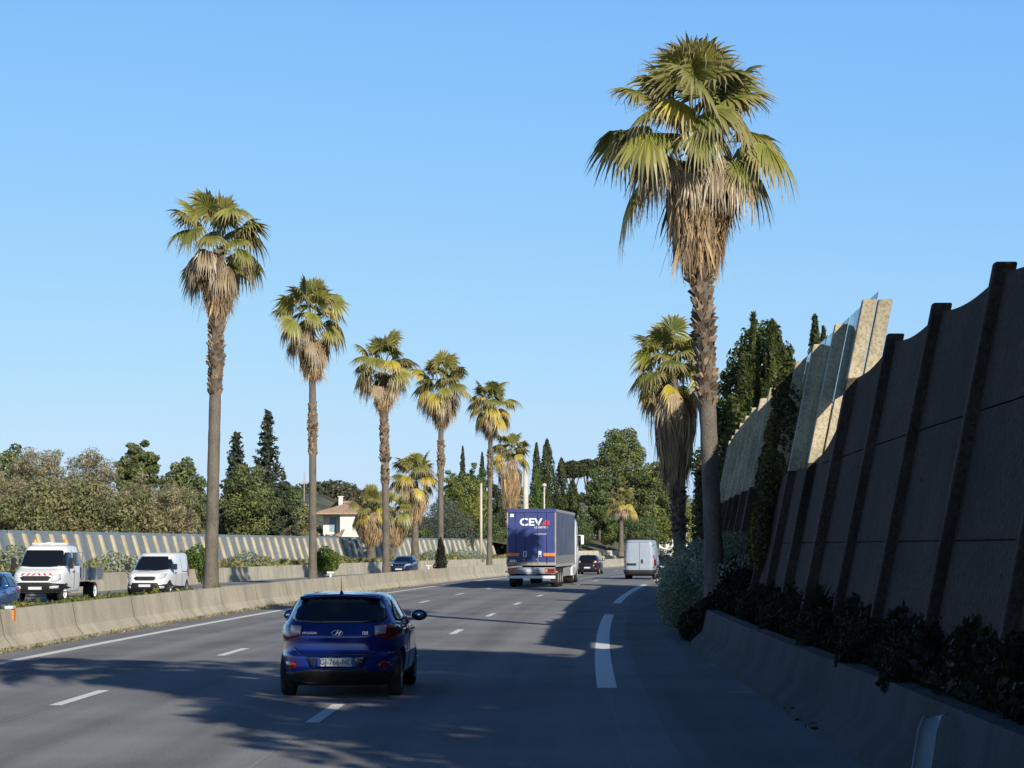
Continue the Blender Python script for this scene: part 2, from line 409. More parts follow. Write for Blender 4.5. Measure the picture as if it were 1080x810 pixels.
def cypress(name, label, px, top, hw, d, pal='cyp', seed=1, base=.3, n=3000, size=.3, group=None, xy=None, width=None, H=None, cat='cypress'):
    n = n*2; size = size*.7
    x, y = xy if xy else (AT(px, d), d)
    H = H or ZT(top, d)-base; w = width or hw*d/F
    t = thing(name, (x, y, base), 0, label, cat, group)
    mb = MB(); mb.tube([(0, 0, -.2), (0, 0, H*.5), (0, 0, H*.93)], [w*.16+.05, w*.09+.03, .02], 7); mb.build('trunk', M['bark'], t)
    rs = np.random.default_rng(seed)
    z = rs.random(n)**1.15; prof = np.minimum(1, (z+.03)/.12)**.7*(1-z)**.62*1.25
    a = rs.uniform(0, 2*math.pi, n)
    bump = 1+.18*np.sin(a*3+z*19+seed)+.14*np.sin(a*5-z*31)
    r = w*prof*bump*np.where(rs.random(n) < .3, rs.uniform(.2, 1, n), 1-np.abs(rs.normal(0, .1, n)))
    p = np.stack([r*np.cos(a), r*np.sin(a), H*(.03+z*.97)], 1)
    u = np.stack([np.cos(a), np.sin(a), np.full(n, .35)], 1)
    pl = np.array(PAL[pal]); c = pl[rs.integers(0, len(pl), n)]*(1+.25*np.sin(a*3+z*19+seed)[:, None])*(1+rs.normal(0, .2, (n, 1)))
    nn = nrm(u+rs.normal(0, .5, (n, 3))); up = np.tile([0, 0, 1.0], (n, 1))+rs.normal(0, .25, (n, 3))+u*.25
    tt = nrm(up-nn*np.sum(up*nn, 1, keepdims=True)); b = np.cross(nn, tt); s = size*rs.uniform(.6, 1.4, (n, 1))
    tt = tt*s*1.0; b = b*s*.32
    np_quads('crown', np.stack([p-tt*.4, p-b, p+tt, p+b], 1), np.clip(c, .004, 1), M['leaf'], t)
    return t

def spruce(name, label, px, top, hw, d, seed, base=.3, group=None):
    H = ZT(top, d)-base; w = hw*d/F
    t = thing(name, (AT(px, d), d, base), 0, label, 'conifer', group)
    mb = MB(); mb.tube([(0, 0, -.2), (0, 0, H*.5), (0, 0, H*.99)], [.22, .12, .02], 7); mb.build('trunk', M['bark'], t)
    rs = np.random.default_rng(seed); P_, U_, C_ = [], [], []
    nb = 120
    for i in range(nb):
        f = i/nb; z = H*(.06+.93*f); L = w*1.2*(1-f)**.85*rs.uniform(.65, 1.15)+.15; a = i*2.4+rs.uniform(-.4, .4)
        m = int(14+L*16); s = rs.random(m)
        q = np.stack([np.cos(a)*L*s, np.sin(a)*L*s, z+.25*L*s**2*1.2-.18*L*s], 1)+rs.normal(0, .07+.03*L, (m, 3))
        P_.append(q); U_.append(np.tile([np.cos(a)*.3, np.sin(a)*.3, 1], (m, 1))); C_.append(np.array(PAL['spruce'])[rs.integers(0, 3, m)]*rs.uniform(.7, 1.3, (m, 1)))
    p, u, c = np.vstack(P_), np.vstack(U_), np.vstack(C_)
    V, c = leaf_cards(p, u, .26, c, 2.0, rs)
    np_quads('crown', V, c, M['leaf'], t)
    return t

# ------------------------------------------------------------------ palms
def palm(name, label, x, y, base, zc, group, seed, leafL=2.4, nleaf=36, boots=None, skirt=1.6, skirt_w=.62, r=.25, lean=(0, 0), green=1.0, flare=1.7, yellow=.16, simple=False, smooth_top=True, nseg=26, dead=.24, boot_r=1.45):
    """fan palm: trunk, old leaf stubs, dry skirt, crown"""
    t = thing(name, (x, y, base), 0, label, 'palm tree', group); yellow *= .75
    rs = np.random.default_rng(seed); H = zc-base
    def cx(z): f = z/H; return Vector((lean[0]*f**1.3, lean[1]*f**1.3, z))
    mb = MB(); zs = [-.3, 0, .25, .6, 1.2, 2.2, H*.35, H*.5, H*.65, H*.8, H*.93, H]
    zs = sorted(set(round(z, 2) for z in zs if z <= H))
    def rad(z): return r*(1+(flare-1)*math.exp(-max(z, 0)/.55)+.12*math.exp(-max(z, 0)/2.5)-.12*z/H)
    zz = np.linspace(-.3, H, 60)
    mb.tube([cx(max(z, 0)) if z >= 0 else Vector((0, 0, z)) for z in zz], [rad(z)*(1+.02*math.sin(z*23)+.015*math.sin(z*41+seed)) for z in zz], 14)
    mb.build('trunk', M['palm_bark'], t)
    # stubs of old leaves, overlapping like scales
    if boots:
        b = MB(); b0, b1 = boots[0]-base, boots[1]-base
        rows = int((b1-b0)/.085); core = []
        for i in range(rows):
            z = b0+(b1-b0)*i/rows; f = i/rows
            br = r*boot_r*(.86+.14*math.sin(f*math.pi))*(.93+.10*math.sin(z*5+seed)+.05*math.sin(z*11))
            k = 7
            for j in range(k):
                a = 2*math.pi*(j+.5*(i % 2))/k+rs.normal(0, .13)
                c0 = cx(z); o = Vector((math.cos(a), math.sin(a), 0)); s = Vector((-o.y, o.x, 0))
                w = br*.55*rs.uniform(.8, 1.2); h = rs.uniform(.14, .26)
                tw = rs.normal(0, .06)
                out = br*rs.uniform(.98, 1.10)
                if rs.random() < .045: out *= 1.30
                p0 = c0+o*(rad(z)*.9)-s*w*.5; p1 = c0+o*(rad(z)*.9)+s*w*.5
                p2 = c0+o*out+s*(w*.34+tw)+Vector((0, 0, h)); p3 = c0+o*out-s*(w*.34-tw)+Vector((0, 0, h*rs.uniform(.7, 1)))
                p4 = c0+o*(rad(z)*.85)+Vector((0, 0, h*1.1)) 
                g = rs.uniform(.4, 1.4); g2 = np.array((.26, .19, .13))*g if rs.random() < .6 else np.array((.20, .17, .14))*g
                b.add([p0, p1, p2, p3, p4], [(0, 1, 2, 3), (3, 2, 4), (1, 4, 2), (0, 3, 4)], tuple(g2))
        b.build('leaf_stubs', M['boot'], t)
    top = cx(H)
    quads, cols = [], []
    def strip(pts, side, ws, c_at):
        for i in range(len(pts)-1):
            s0 = side*ws[i]*.5; s1 = side*ws[i+1]*.5
            quads.append([pts[i]-s0, pts[i]+s0, pts[i+1]+s1, pts[i+1]-s1])
            c0, c1 = c_at(i), c_at(i+1); cols.append([c0, c0, c1, c1])
    UP = np.array([0, 0, 1.0])
    def fan(origin, az, el, Lp, Rb, colr, tipc, droop, fold, bend):
        dr = np.array([math.cos(az)*math.cos(el), math.sin(az)*math.cos(el), math.sin(el)])
        pts = [np.array(origin)]; d = dr.copy(); k = 4
        for i in range(k):
            d = nrm(d+np.array([0, 0, -droop*.13])); pts.append(pts[-1]+d*Lp/k)
        side = np.cross(d, UP)
        if np.linalg.norm(side) < .1: side = np.array([1.0, 0, 0])
        side = nrm(side)
        a = rs.normal(0, .35); nn = np.cross(side, d); side = nrm(side*math.cos(a)+nn*math.sin(a)); nn = np.cross(side, d)
        strip(pts, side, [.06, .05, .04, .035, .03], lambda i: np.array(tipc)*.5+np.array(colr)*.6)
        d = nrm(d+np.array([0, 0, -bend])); side = nrm(np.cross(d, UP)) if abs(d[2]) < .985 else side
        side = nrm(side*math.cos(a)+np.cross(side, d)*math.sin(a)); nn = np.cross(side, d)
        E = pts[-1]; ns = nseg
        for j in range(ns):
            ph = (j/(ns-1)-.5)*2*R(118)
            q = nrm(d*math.cos(ph)+side*math.sin(ph)-nn*fold*(1-math.cos(ph))*.5)
            L = Rb*(.72+.28*math.cos(ph*.8))*rs.uniform(.9, 1.08)
            tng = nrm(np.cross(q, nn)); tilt = (.35 if j % 2 else -.35)
            tng = nrm(tng+nn*tilt)
            rr = [.03, .3, .55, .78, 1.0, 1.18]; ww = [.02, .17*L*1.2*20/ns*.9, .205*L*20/ns, .12*L*20/ns, .045*L*20/ns, .006]
            sp = []
            gd = droop*rs.uniform(.7, 1.4)
            for i, v in enumerate(rr):
                sag = max(0, v-.36)**1.6*gd*L*.78
                pt = E+q*(v*L-sag*.45)
                pt = pt+np.array([0, 0, -sag])
                sp.append(pt)
            cc = np.array(colr)*rs.uniform(.75, 1.25)
            def c_at(i, cc=cc): 
                f = [0, 0, .12, .5, .95, 1][i]
                return cc*(1-f)+np.array(tipc)*f
            strip(sp, tng, ww, c_at)
            if rs.random() < .7:
                e1 = sp[-2]+np.array([rs.normal(0, .05), rs.normal(0, .05), -rs.uniform(.12, .38)*(.5+gd*.5)])
                strip([sp[-2], e1], tng, [.016, .006], lambda i: np.array(tipc)*1.1)
    for i in range(nleaf):
        f = (i+.5)/nleaf
        az = i*2.39996+rs.normal(0, .15)
        el = R(86-92*f**.95)+rs.normal(0, .20)
        org = np.array(top)+np.array([math.cos(az)*.12, math.sin(az)*.12, .35*(1-f)-.45*f])
        L = leafL*rs.uniform(.85, 1.08)*(1.0-.16*abs(f-.2))
        f0 = f; f = min(1, max(.02, f+(rs.normal(0, .13) if f > .4 else 0)))
        if f < 1-dead-yellow-.02:
            g = rs.random(); col = np.array((.12, .155, .03))*(1-g)+np.array((.31, .31, .065))*g
            if rs.random() < .25: col = np.array((.22, .21, .05))
            tip = (.38, .32, .16); dp = .45+1.0*f
        elif f < 1-dead and rs.random() < .85:
            col = np.array((.52, .42, .05))*rs.uniform(.75, 1.05); tip = (.55, .42, .2); dp = 1.1
        else:
            col = np.array((.36, .27, .16))*rs.uniform(.7, 1.2); tip = (.50, .41, .28); dp = 1.5; L *= .78
        col = col*green
        fan(org, az, el, L*.55*rs.uniform(.70, 1.15), L*.39*rs.uniform(.75, 1.15), col, tip, dp*.9, .45, .05+1.35*f0**1.5+abs(rs.normal(0, .35)))
    q = np.array([[list(p) for p in w] for w in quads]); c = np.array(cols)
    np_quads('crown', q, c, M['palm'], t)
    # dry skirt hanging round the trunk
    quads.clear(); cols.clear()
    n = int(150+260*skirt/2*(skirt_w/.6))
    for i in range(n):
        a = rs.uniform(0, 2*math.pi); s0 = rs.random()
        z0 = -.62-s0*max(.2, skirt*.50); L = skirt*rs.uniform(.35, .62)
        o = np.array([math.cos(a), math.sin(a), 0]); sd = np.array([-o[1], o[0], 0])
        fw = skirt_w*(1.0-.45*s0)*(1+.18*math.sin(a*3+seed))*rs.uniform(.75, 1.08)
        prof = [(.10, 0), (.62, -.12), (1.0, -.42), (.96, -.75), (.80, -1.02)]
        ctr = np.array(cx(max(0, H+z0)))
        sd2 = nrm(sd+o*rs.normal(0, .5)); wv = rs.uniform(.05, .13)
        jit = rs.normal(0, .05)
        pts = [ctr+o*(r*.6+(fw-r*.6)*pr)+sd*jit*k+np.array([0, 0, L*dz]) for k, (pr, dz) in enumerate(prof)]
        g = rs.uniform(.55, 1.3); base_c = np.array((.42, .29, .16))*g if rs.random() < .7 else np.array((.25, .19, .13))*g
        strip(pts, sd2, [wv*.5, wv, wv*1.1, wv*.8, wv*.12], lambda k, bc=base_c: bc*(1+.1*k))
        if rs.random() < .6:
            for m in range(2):
                j2 = rs.normal(0, .10)
                pts2 = [p+sd*j2*k*.5+o*rs.normal(0, .02) for k, p in enumerate(pts)]
                pts2[-1] = pts2[-1]+np.array([0, 0, -rs.uniform(.05, .3)])
                strip(pts2, sd2, [wv*.2, wv*.35, wv*.35, wv*.22, .006], lambda k, bc=base_c: bc*1.15)
    np_quads('dry_skirt', np.array([[list(p) for p in w] for w in quads]), np.array(cols), M['dry'], t)
    return t

# ------------------------------------------------------------------ vehicles
def pchip(t, y, tn):
    h = np.diff(t); dl = np.diff(y)/h; n = len(y); m = np.zeros(n)
    for i in range(1, n-1):
        if dl[i-1]*dl[i] > 0: m[i] = 2*dl[i-1]*dl[i]/(dl[i-1]+dl[i])
    m[0] = dl[0]; m[-1] = dl[-1]
    k = np.clip(np.searchsorted(t, tn, side='right')-1, 0, n-2); s = (tn-t[k])/h[k]
    return ((2*s**3-3*s**2+1)*y[k]+(s**3-2*s**2+s)*h[k]*m[k]+(-2*s**3+3*s**2)*y[k+1]+(s**3-s**2)*h[k]*m[k+1])
class Body:
    """a car body: closed plan loops stacked from sill to roof, wheel arches cut out, panels laid on its skin"""
    def __init__(s, root, levels, mat, nexp=5.0, arches=(), archr=.37, name='body', sub=4, tf=.10, tr=.05):
        s.root = root
        L = np.array(levels, float); t = np.arange(len(L)); tn = np.linspace(0, len(L)-1, (len(L)-1)*sub+1)
        G = np.stack([pchip(t, L[:, i], tn) for i in range(4)], 1)
        mb = MB(); K = 64; vs = []; fs = []
        for (z, yr, yf, w) in G:
            ym, hl = (yr+yf)/2, (yf-yr)/2
            for k in range(K):
                th = 2*math.pi*(k+.5)/K; c, q = math.cos(th), math.sin(th)
                X = w*math.copysign(abs(c)**(2/nexp), c); Y = hl*math.copysign(abs(q)**(2/nexp), q)
                fy = Y/hl
                X *= 1-tf*max(0, fy)**3-tr*max(0, -fy)**3
                vs.append((X, ym+Y, z))
        n = len(G)
        for i in range(n-1):
            for k in range(K): fs.append((i*K+k, i*K+(k+1) % K, (i+1)*K+(k+1) % K, (i+1)*K+k))
        fs.append(tuple(range(K))[::-1]); fs.append(tuple((n-1)*K+k for k in range(K)))
        mb.add(vs, fs, None, True)
        o = mb.build(name, mat, None)
        cut = []
        for ya in arches:
            cm = MB(); cm.lathe([(0.0001, -2), (archr, -2), (archr, 2), (0.0001, 2)], 'x', 40, (0, ya, archr*.92))
            c = cm.build('cutter', mat); bmx = bmesh.new(); bmx.from_mesh(c.data); bmesh.ops.remove_doubles(bmx, verts=bmx.verts, dist=.001); bmesh.ops.recalc_face_normals(bmx, faces=bmx.faces); bmx.to_mesh(c.data); bmx.free()
            md = o.modifiers.new('c', 'BOOLEAN'); md.operation = 'DIFFERENCE'; md.object = c; md.solver = 'EXACT'; cut.append(c)
        bpy.context.view_layer.update()
        me = bpy.data.meshes.new_from_object(o.evaluated_get(bpy.context.evaluated_depsgraph_get()))
        s.bvh = BVHTree.FromPolygons(vs, [f for f in fs])
        o.modifiers.clear(); old = o.data; o.data = me; me.name = name; me.materials.clear(); me.materials.append(mat)
        for c in cut: bpy.data.objects.remove(c)
        try: me.set_sharp_from_angle(angle=R(38))
        except Exception: pass
        o.parent = root; s.o = o
    def hit(s, a, b, side):
        if side == 'rear': o, d = Vector((a, -4, b)), Vector((0, 1, 0))
        elif side == 'front': o, d = Vector((a, 12, b)), Vector((0, -1, 0))
        elif side == 'right': o, d = Vector((4, a, b)), Vector((-1, 0, 0))
        elif side == 'left': o, d = Vector((-4, a, b)), Vector((1, 0, 0))
        else: o, d = Vector((a, b, 5)), Vector((0, 0, -1))
        loc, nn, i, ds = s.bvh.ray_cast(o, d)
        if loc is None:
            return None, None
        if nn.dot(d) > 0: nn = -nn
        return loc, nn
    def patch(s, name, poly, side, mat, off=.006, thick=True, parent=None, res=.09):
        bm = bmesh.new(); vv = [bm.verts.new((p[0], p[1], 0)) for p in poly]; f = bm.faces.new(vv)
        bmesh.ops.triangulate(bm, faces=[f])
        for it in range(5):
            es = [e for e in bm.edges if e.calc_length() > res]
            if not es: break
            bmesh.ops.subdivide_edges(bm, edges=es, cuts=1)
            bmesh.ops.triangulate(bm, faces=bm.faces[:])
        bad = []
        for v in bm.verts:
            p, nn = s.hit(v.co.x, v.co.y, side)
            if p is None: bad.append(v); continue
            v.co = p+nn*off
        bmesh.ops.delete(bm, geom=bad, context='VERTS')
        bmesh.ops.recalc_face_normals(bm, faces=bm.faces[:])
        for f in bm.faces: f.smooth = True
        me = bpy.data.meshes.new(name); bm.to_mesh(me); bm.free(); me.materials.append(mat)
        o = bpy.data.objects.new(name, me); COL.objects.link(o); o.parent = parent or s.root
        if thick:
            md = o.modifiers.new('s', 'SOLIDIFY'); md.thickness = off*1.6; md.offset = 0
        return o
def mir(poly): return [(-a, b) for a, b in poly][::-1]
def wheel(root, x, y, r=.31, w=.20, side=1, rimmat='rim', rimr=.64):
    mb = MB(); a, b = (x-w*side, x)
    e = .03
    mb.lathe([(r*.55, a), (r*.93, a), (r, a+e*side), (r, b-e*side), (r*.93, b), (r*rimr, b-.005*side)], 'x', 32, (0, y, r))
    o = mb.build('wheel', M['tyre'], root)
    m2 = MB(); m2.lathe([(r*rimr, b-.006*side), (r*rimr*.93, b-.03*side), (r*rimr*.9, b-.05*side), (.001, b-.05*side)], 'x', 32, (0, y, r))
    for k in range(5):
        t = 2*math.pi*k/5; mt = Matrix.Translation((b-.035*side, y, r)) @ Matrix.Rotation(t, 4, 'X')
        m2.box(-.018, .018, -.035, .035, .02, r*rimr*.93, mat=mt)
    m2.build('rim', M[rimmat], o)
    return o

HATCH = [ # z, rear y, front y, half width
 (.20, .22, 3.84, .74), (.27, .12, 3.94, .80), (.33, .06, 4.0, .845), (.45, .02, 4.04, .872), (.57, .02, 4.04, .886), (.61, .045, 4.03, .888), (.65, .085, 4.01, .887),
 (.76, .10, 3.97, .886), (.84, .09, 3.82, .884), (.90, .11, 3.5, .876), (.97, .15, 3.2, .862), (1.02, .18, 3.0, .838), (1.08, .225, 2.85, .800),
 (1.20, .33, 2.55, .735), (1.31, .42, 2.27, .675), (1.38, .46, 2.08, .63), (1.415, .50, 1.95, .585), (1.44, .68, 1.75, .50), (1.452, 1.0, 1.5, .32)]
def hatchback(name, label, paint, loc, heading, detail=True, facing=False, group=None, plate_text=None, cat='car'):
    """heading: clockwise yaw of travel; facing True drives towards the camera"""
    t = thing(name, loc, (-heading + (math.pi if facing else 0)), label, cat, group)
    B = Body(t, HATCH, M[paint], 4.6, (.80, 3.34), .36)
    wp = {}
    # glass
    rw = [(-.60, 1.05), (-.665, 1.10), (-.60, 1.27), (-.535, 1.355), (-.46, 1.375), (.46, 1.375), (.535, 1.355), (.60, 1.27), (.665, 1.10), (.60, 1.05), (.3, 1.035), (-.3, 1.035)]
    B.patch('rear_window', rw, 'rear', M['carglass'], .005)
    ws = [(-.66, 1.08), (-.50, 1.385), (.50, 1.385), (.66, 1.08), (.3, 1.05), (-.3, 1.05)]
    B.patch('windshield', ws, 'front', M['carglass'], .005)
    for sd in ('left', 'right'):
        B.patch('side_window', [(.62, 1.06), (.72, 1.18), (.98, 1.33), (1.62, 1.375), (1.62, 1.04), (1.1, 1.03)], sd, M['carglass'], .005)
        B.patch('side_window', [(1.70, 1.035), (1.70, 1.375), (1.98, 1.35), (2.35, 1.20), (2.68, 1.06), (2.2, 1.03)], sd, M['carglass'], .005)
        B.patch('door_seam', [(1.655, .36), (1.655, 1.02), (1.667, 1.02), (1.667, .36)], sd, M['black'], .003)
        B.patch('sill_trim', [(1.2, .22), (1.2, .33), (2.95, .33), (2.95, .22)], sd, M['black'], .004)
        B.patch('handle', [(1.22, .90), (1.22, .925), (1.42, .925), (1.42, .90)], sd, M[paint], .02)
        B.patch('handle', [(2.22, .88), (2.22, .905), (2.42, .905), (2.42, .88)], sd, M[paint], .02)
    # lamps
    tl = [(.50, .995), (.62, 1.02), (.76, 1.01), (.86, .97), (.86, .85), (.72, .80), (.52, .855)]
    cl = [(.505, .985), (.655, .995), (.64, .885), (.515, .875)]
    for k in (1, -1):
        a = tl if k == 1 else mir(tl); b = cl if k == 1 else mir(cl)
        lamp = B.patch('tail_light', a, 'rear', M['red_lens'], .008)
        B.patch('lens', b, 'rear', M['clear_lens'], .017, parent=lamp)
        rf = [(.56, .44), (.60, .52), (.72, .50), (.74, .42), (.62, .40)]
        B.patch('reflector', rf if k == 1 else mir(rf), 'rear', M['red_lens'], .009)
        hl = [(.50, .72), (.78, .76), (.83, .86), (.70, .86), (.48, .78)]
        B.patch('headlight', hl if k == 1 else mir(hl), 'front', M['head_lens'], .008)
    # rear panels
    B.patch('lower_bumper', [(-.80, .22), (-.80, .34), (-.62, .36), (-.40, .40), (.40, .40), (.62, .36), (.80, .34), (.80, .22)], 'rear', M['black'], .006)
    B.patch('hatch_crease', [(-.60, .70), (-.50, .62), (.50, .62), (.60, .70), (.62, .685), (.52, .60), (-.52, .60), (-.62, .685)], 'rear', M['blue_dark'] if paint == 'blue' else M['black'], .003)
    B.patch('plate_recess', [(-.44, .59), (.44, .59), (.36, .42), (-.36, .42)], 'rear', M['blue_dark'] if paint == 'blue' else M['black'], .003)
    B.patch('grille', [(-.5, .36), (-.6, .62), (-.3, .72), (.3, .72), (.6, .62), (.5, .36)], 'front', M['black'], .006)
    mb = MB(); mb.box(-.255, .255, -.008, .004, -.055, .055); pl = mb.build('number_plate', M['plate'], t); pl.location = (0, -.03, .505)
    mb = MB(); mb.box(-.254, -.215, -.011, .004, -.054, .054); mb.build('plate_band', M['plate_blue'], pl)
    mb = MB(); mb.box(.215, .254, -.011, .004, -.054, .054); mb.build('plate_band', M['plate_blue'], pl)
    if plate_text: text_obj('plate_text', plate_text, .105, M['ink'], pl, (0, -.0125, 0), (math.pi/2, 0, 0), 0.0, .92, .003)
    fp = MB(); fp.box(-.26, .26, 4.03, 4.05, .40, .50); fp.build('number_plate', M['plate'], t)
    if plate_text:
        # round badge with an italic letter, small lettering either side
        mb = MB()
        ring = [Vector((.075*math.cos(a), 0, .038*math.sin(a))) for a in np.linspace(0, 2*math.pi, 25)]
        mb.tube(ring, .0055, 6, cap=False)
        bd = mb.build('badge', M['chrome'], t); bd.location = (0, .075, .90)
        text_obj('badge_letter', 'H', .075, M['chrome'], bd, (0, 0, 0), (math.pi/2, 0, 0), .002, 1.25, .004, .5)
        text_obj('badge_text', 'HYUNDAI', .045, M['chrome'], t, (-.385, .085, .90), (math.pi/2, 0, R(-3)), .001, 1.0)
        text_obj('badge_text', 'i20', .06, M['chrome'], t, (.385, .085, .90), (math.pi/2, 0, R(3)), .001, 1.1)
        mb = MB(); mb.lathe([(.022, 0), (.03, .04), (.03, .09)], 'y', 16, (.30, .02, .33)); mb.lathe([(.022, 0), (.03, .04), (.03, .09)], 'y', 16, (.37, .02, .33)); mb.build('exhaust', M['chrome'], t)
    # spoiler
    mb = MB(); xs = np.linspace(-.56, .56, 15); vs = []; fs = []
    for x in xs:
        e = (x/.56)**2; z = 1.412-.035*e; yy = .37+.05*e
        vs += [(x, yy, z-.012), (x, yy+.005, z+.012), (x, yy+.26, z+.028), (x, yy+.24, z-.05)]
    for i in range(len(xs)-1):
        for k in range(4): fs.append((i*4+k, i*4+(k+1) % 4, (i+1)*4+(k+1) % 4, (i+1)*4+k))
    fs += [(0, 1, 2, 3), tuple(len(vs)-4+k for k in (3, 2, 1, 0))]
    mb.add(vs, fs, None, True); mb.build('spoiler', M[paint], t)
    mb = MB(); mb.tube([(0, .62, 1.42), (0, .60, 1.47)], [.035, .015], 10); mb.tube([(0, .60, 1.46), (0, .52, 1.66)], [.007, .004], 6); mb.build('antenna', M['black'], t)
    # mirrors
    for k in (1, -1):
        mb = MB(); mb.box(k*.80 if k > 0 else k*.90, k*.90 if k > 0 else k*.80, 2.50, 2.58, 1.0, 1.04)
        seg = [(0, .0), (.045, .008), (.085, .03), (.10, .07), (.085, .105), (.04, .13), (0, .135)]
        vs = []; n = 14
        for (rr, yy) in seg:
            for j in range(n):
                a = 2*math.pi*j/n; vs.append((k*.955+rr*1.25*math.cos(a), 2.47+yy, 1.075+rr*.85*math.sin(a)))
        mb.add(vs, [(i*n+j, i*n+(j+1) % n, (i+1)*n+(j+1) % n, (i+1)*n+j) for i in range(len(seg)-1) for j in range(n)], None, True)
        mo = mb.build('mirror', M[paint], t)
        m2 = MB(); m2.lathe([(.001, 0), (.062, 0), (.062, .004)], 'y', 16, (0, 0, 0)); g = m2.build('mirror_glass', M['chrome'], mo); g.location = (k*.955, 2.462, 1.075); g.scale = (1.3, 1, .85)
        # black edge
        m3 = MB(); m3.lathe([(.062, -.002), (.082, 0), (.086, .03)], 'y', 16, (0, 0, 0)); g = m3.build('mirror_rim', M['black'], mo); g.location = (k*.955, 2.464, 1.075); g.scale = (1.3, 1, .85)
    for (k, yy) in ((1, .80), (-1, .80), (1, 3.34), (-1, 3.34)): wheel(t, k*.845, yy, .315, .19, k)
    mb = MB(); mb.box(-.62, .62, .45, 3.7, .16, .42); mb.build('underbody', M['under'], t)
    return t

# ------------------------------------------------------------------ vans, truck
EXPERT = [(.22, .12, 4.80, .84), (.30, .04, 4.90, .90), (.45, .0, 4.95, .93), (.62, .0, 4.95, .945), (.80, .0, 4.92, .955), (.95, .0, 4.84, .955), (1.04, .01, 4.62, .95),
          (1.12, .02, 4.28, .94), (1.20, .03, 4.0, .925), (1.45, .05, 3.66, .885), (1.70, .07, 3.33, .84), (1.82, .10, 3.12, .80), (1.88, .18, 2.95, .72), (1.905, .5, 2.6, .5)]
def compact_van(name, label, loc, heading, facing=True):
    t = thing(name, loc, -heading+(math.pi if facing else 0), label, 'van')
    B = Body(t, EXPERT, M['white'], 6.0, (.95, 4.05), .37, tf=.13)
    B.patch('windshield', [(-.80, 1.17), (-.70, 1.50), (-.60, 1.74), (.60, 1.74), (.70, 1.50), (.80, 1.17), (.4, 1.12), (-.4, 1.12)], 'front', M['carglass'], .006)
    B.patch('lower_bumper', [(-.92, .24), (-.92, .56), (-.6, .50), (-.55, .60), (.55, .60), (.6, .50), (.92, .56), (.92, .24)], 'front', M['black'], .012)
    B.patch('grille', [(-.50, .80), (-.40, .70), (.40, .70), (.50, .80), (.42, .87), (-.42, .87)], 'front', M['black'], .01)
    mb = MB(); mb.add([(.07, 4.95, .79), (.05, 4.95, .84), (-.05, 4.95, .84), (-.07, 4.95, .79), (-.04, 4.95, .73), (.04, 4.95, .73)], [(0, 1, 2, 3, 4, 5)]); mb.build('badge', M['chrome'], t)
    for k in (1, -1):
        hl = [(.56, .82), (.66, .98), (.84, .98), (.80, .84), (.66, .76)]
        B.patch('headlight', hl if k == 1 else mir(hl), 'front', M['head_lens'], .012)
        fl = [(.62, .36), (.62, .46), (.78, .46), (.78, .36)]
        B.patch('fog_light', fl if k == 1 else mir(fl), 'front', M['head_lens'], .02)
        sd = 'right' if k == 1 else 'left'
        B.patch('side_window', [(3.18, 1.20), (3.18, 1.62), (3.35, 1.62), (3.90, 1.24), (3.96, 1.17)], sd, M['carglass'], .006)
        B.patch('door_seam', [(3.10, .40), (3.10, 1.72), (3.118, 1.72), (3.118, .40)], sd, M['black'], .004)
        B.patch('door_seam', [(1.95, .40), (1.95, 1.72), (1.965, 1.72), (1.965, .40)], sd, M['black'], .004)
        B.patch('slide_rail', [(.25, 1.05), (.25, 1.075), (1.9, 1.075), (1.9, 1.05)], sd, M['black'], .006)
        B.patch('handle', [(3.14, 1.0), (3.14, 1.03), (3.32, 1.03), (3.32, 1.0)], sd, M['black'], .03)
        B.patch('sill_trim', [(1.4, .25), (1.4, .42), (3.6, .42), (3.6, .25)], sd, M['black'], .006)
        mb = MB(); mb.box(*sorted((k*.88, k*.98)), 3.80, 3.86, 1.20, 1.26); mb.box(*sorted((k*.97, k*1.17)), 3.78, 3.90, 1.16, 1.42); mb.build('mirror', M['black'], t, bevel=.04)
        tl = [(.82, .85), (.82, 1.35), (.93, 1.35), (.93, .85)]
        B.patch('tail_light', tl if k == 1 else mir(tl), 'rear', M['red_lens'], .01)
    mb = MB(); mb.box(-.26, .26, 4.965, 4.985, .42, .53); pl = mb.build('number_plate', M['plate'], t)
    mb = MB(); mb.tube([(-.3, 4.75, 1.14), (.55, 4.40, 1.19)], .012, 5); mb.tube([(.3, 4.75, 1.14), (-.1, 4.42, 1.19)], .012, 5); mb.build('wiper', M['black'], t)
    for (k, yy) in ((1, .95), (-1, .95), (1, 4.05), (-1, 4.05)): wheel(t, k*.92, yy, .34, .22, k)
    mb = MB(); mb.box(-.7, .7, .5, 4.5, .18, .42); mb.build('underbody', M['under'], t)
    return t

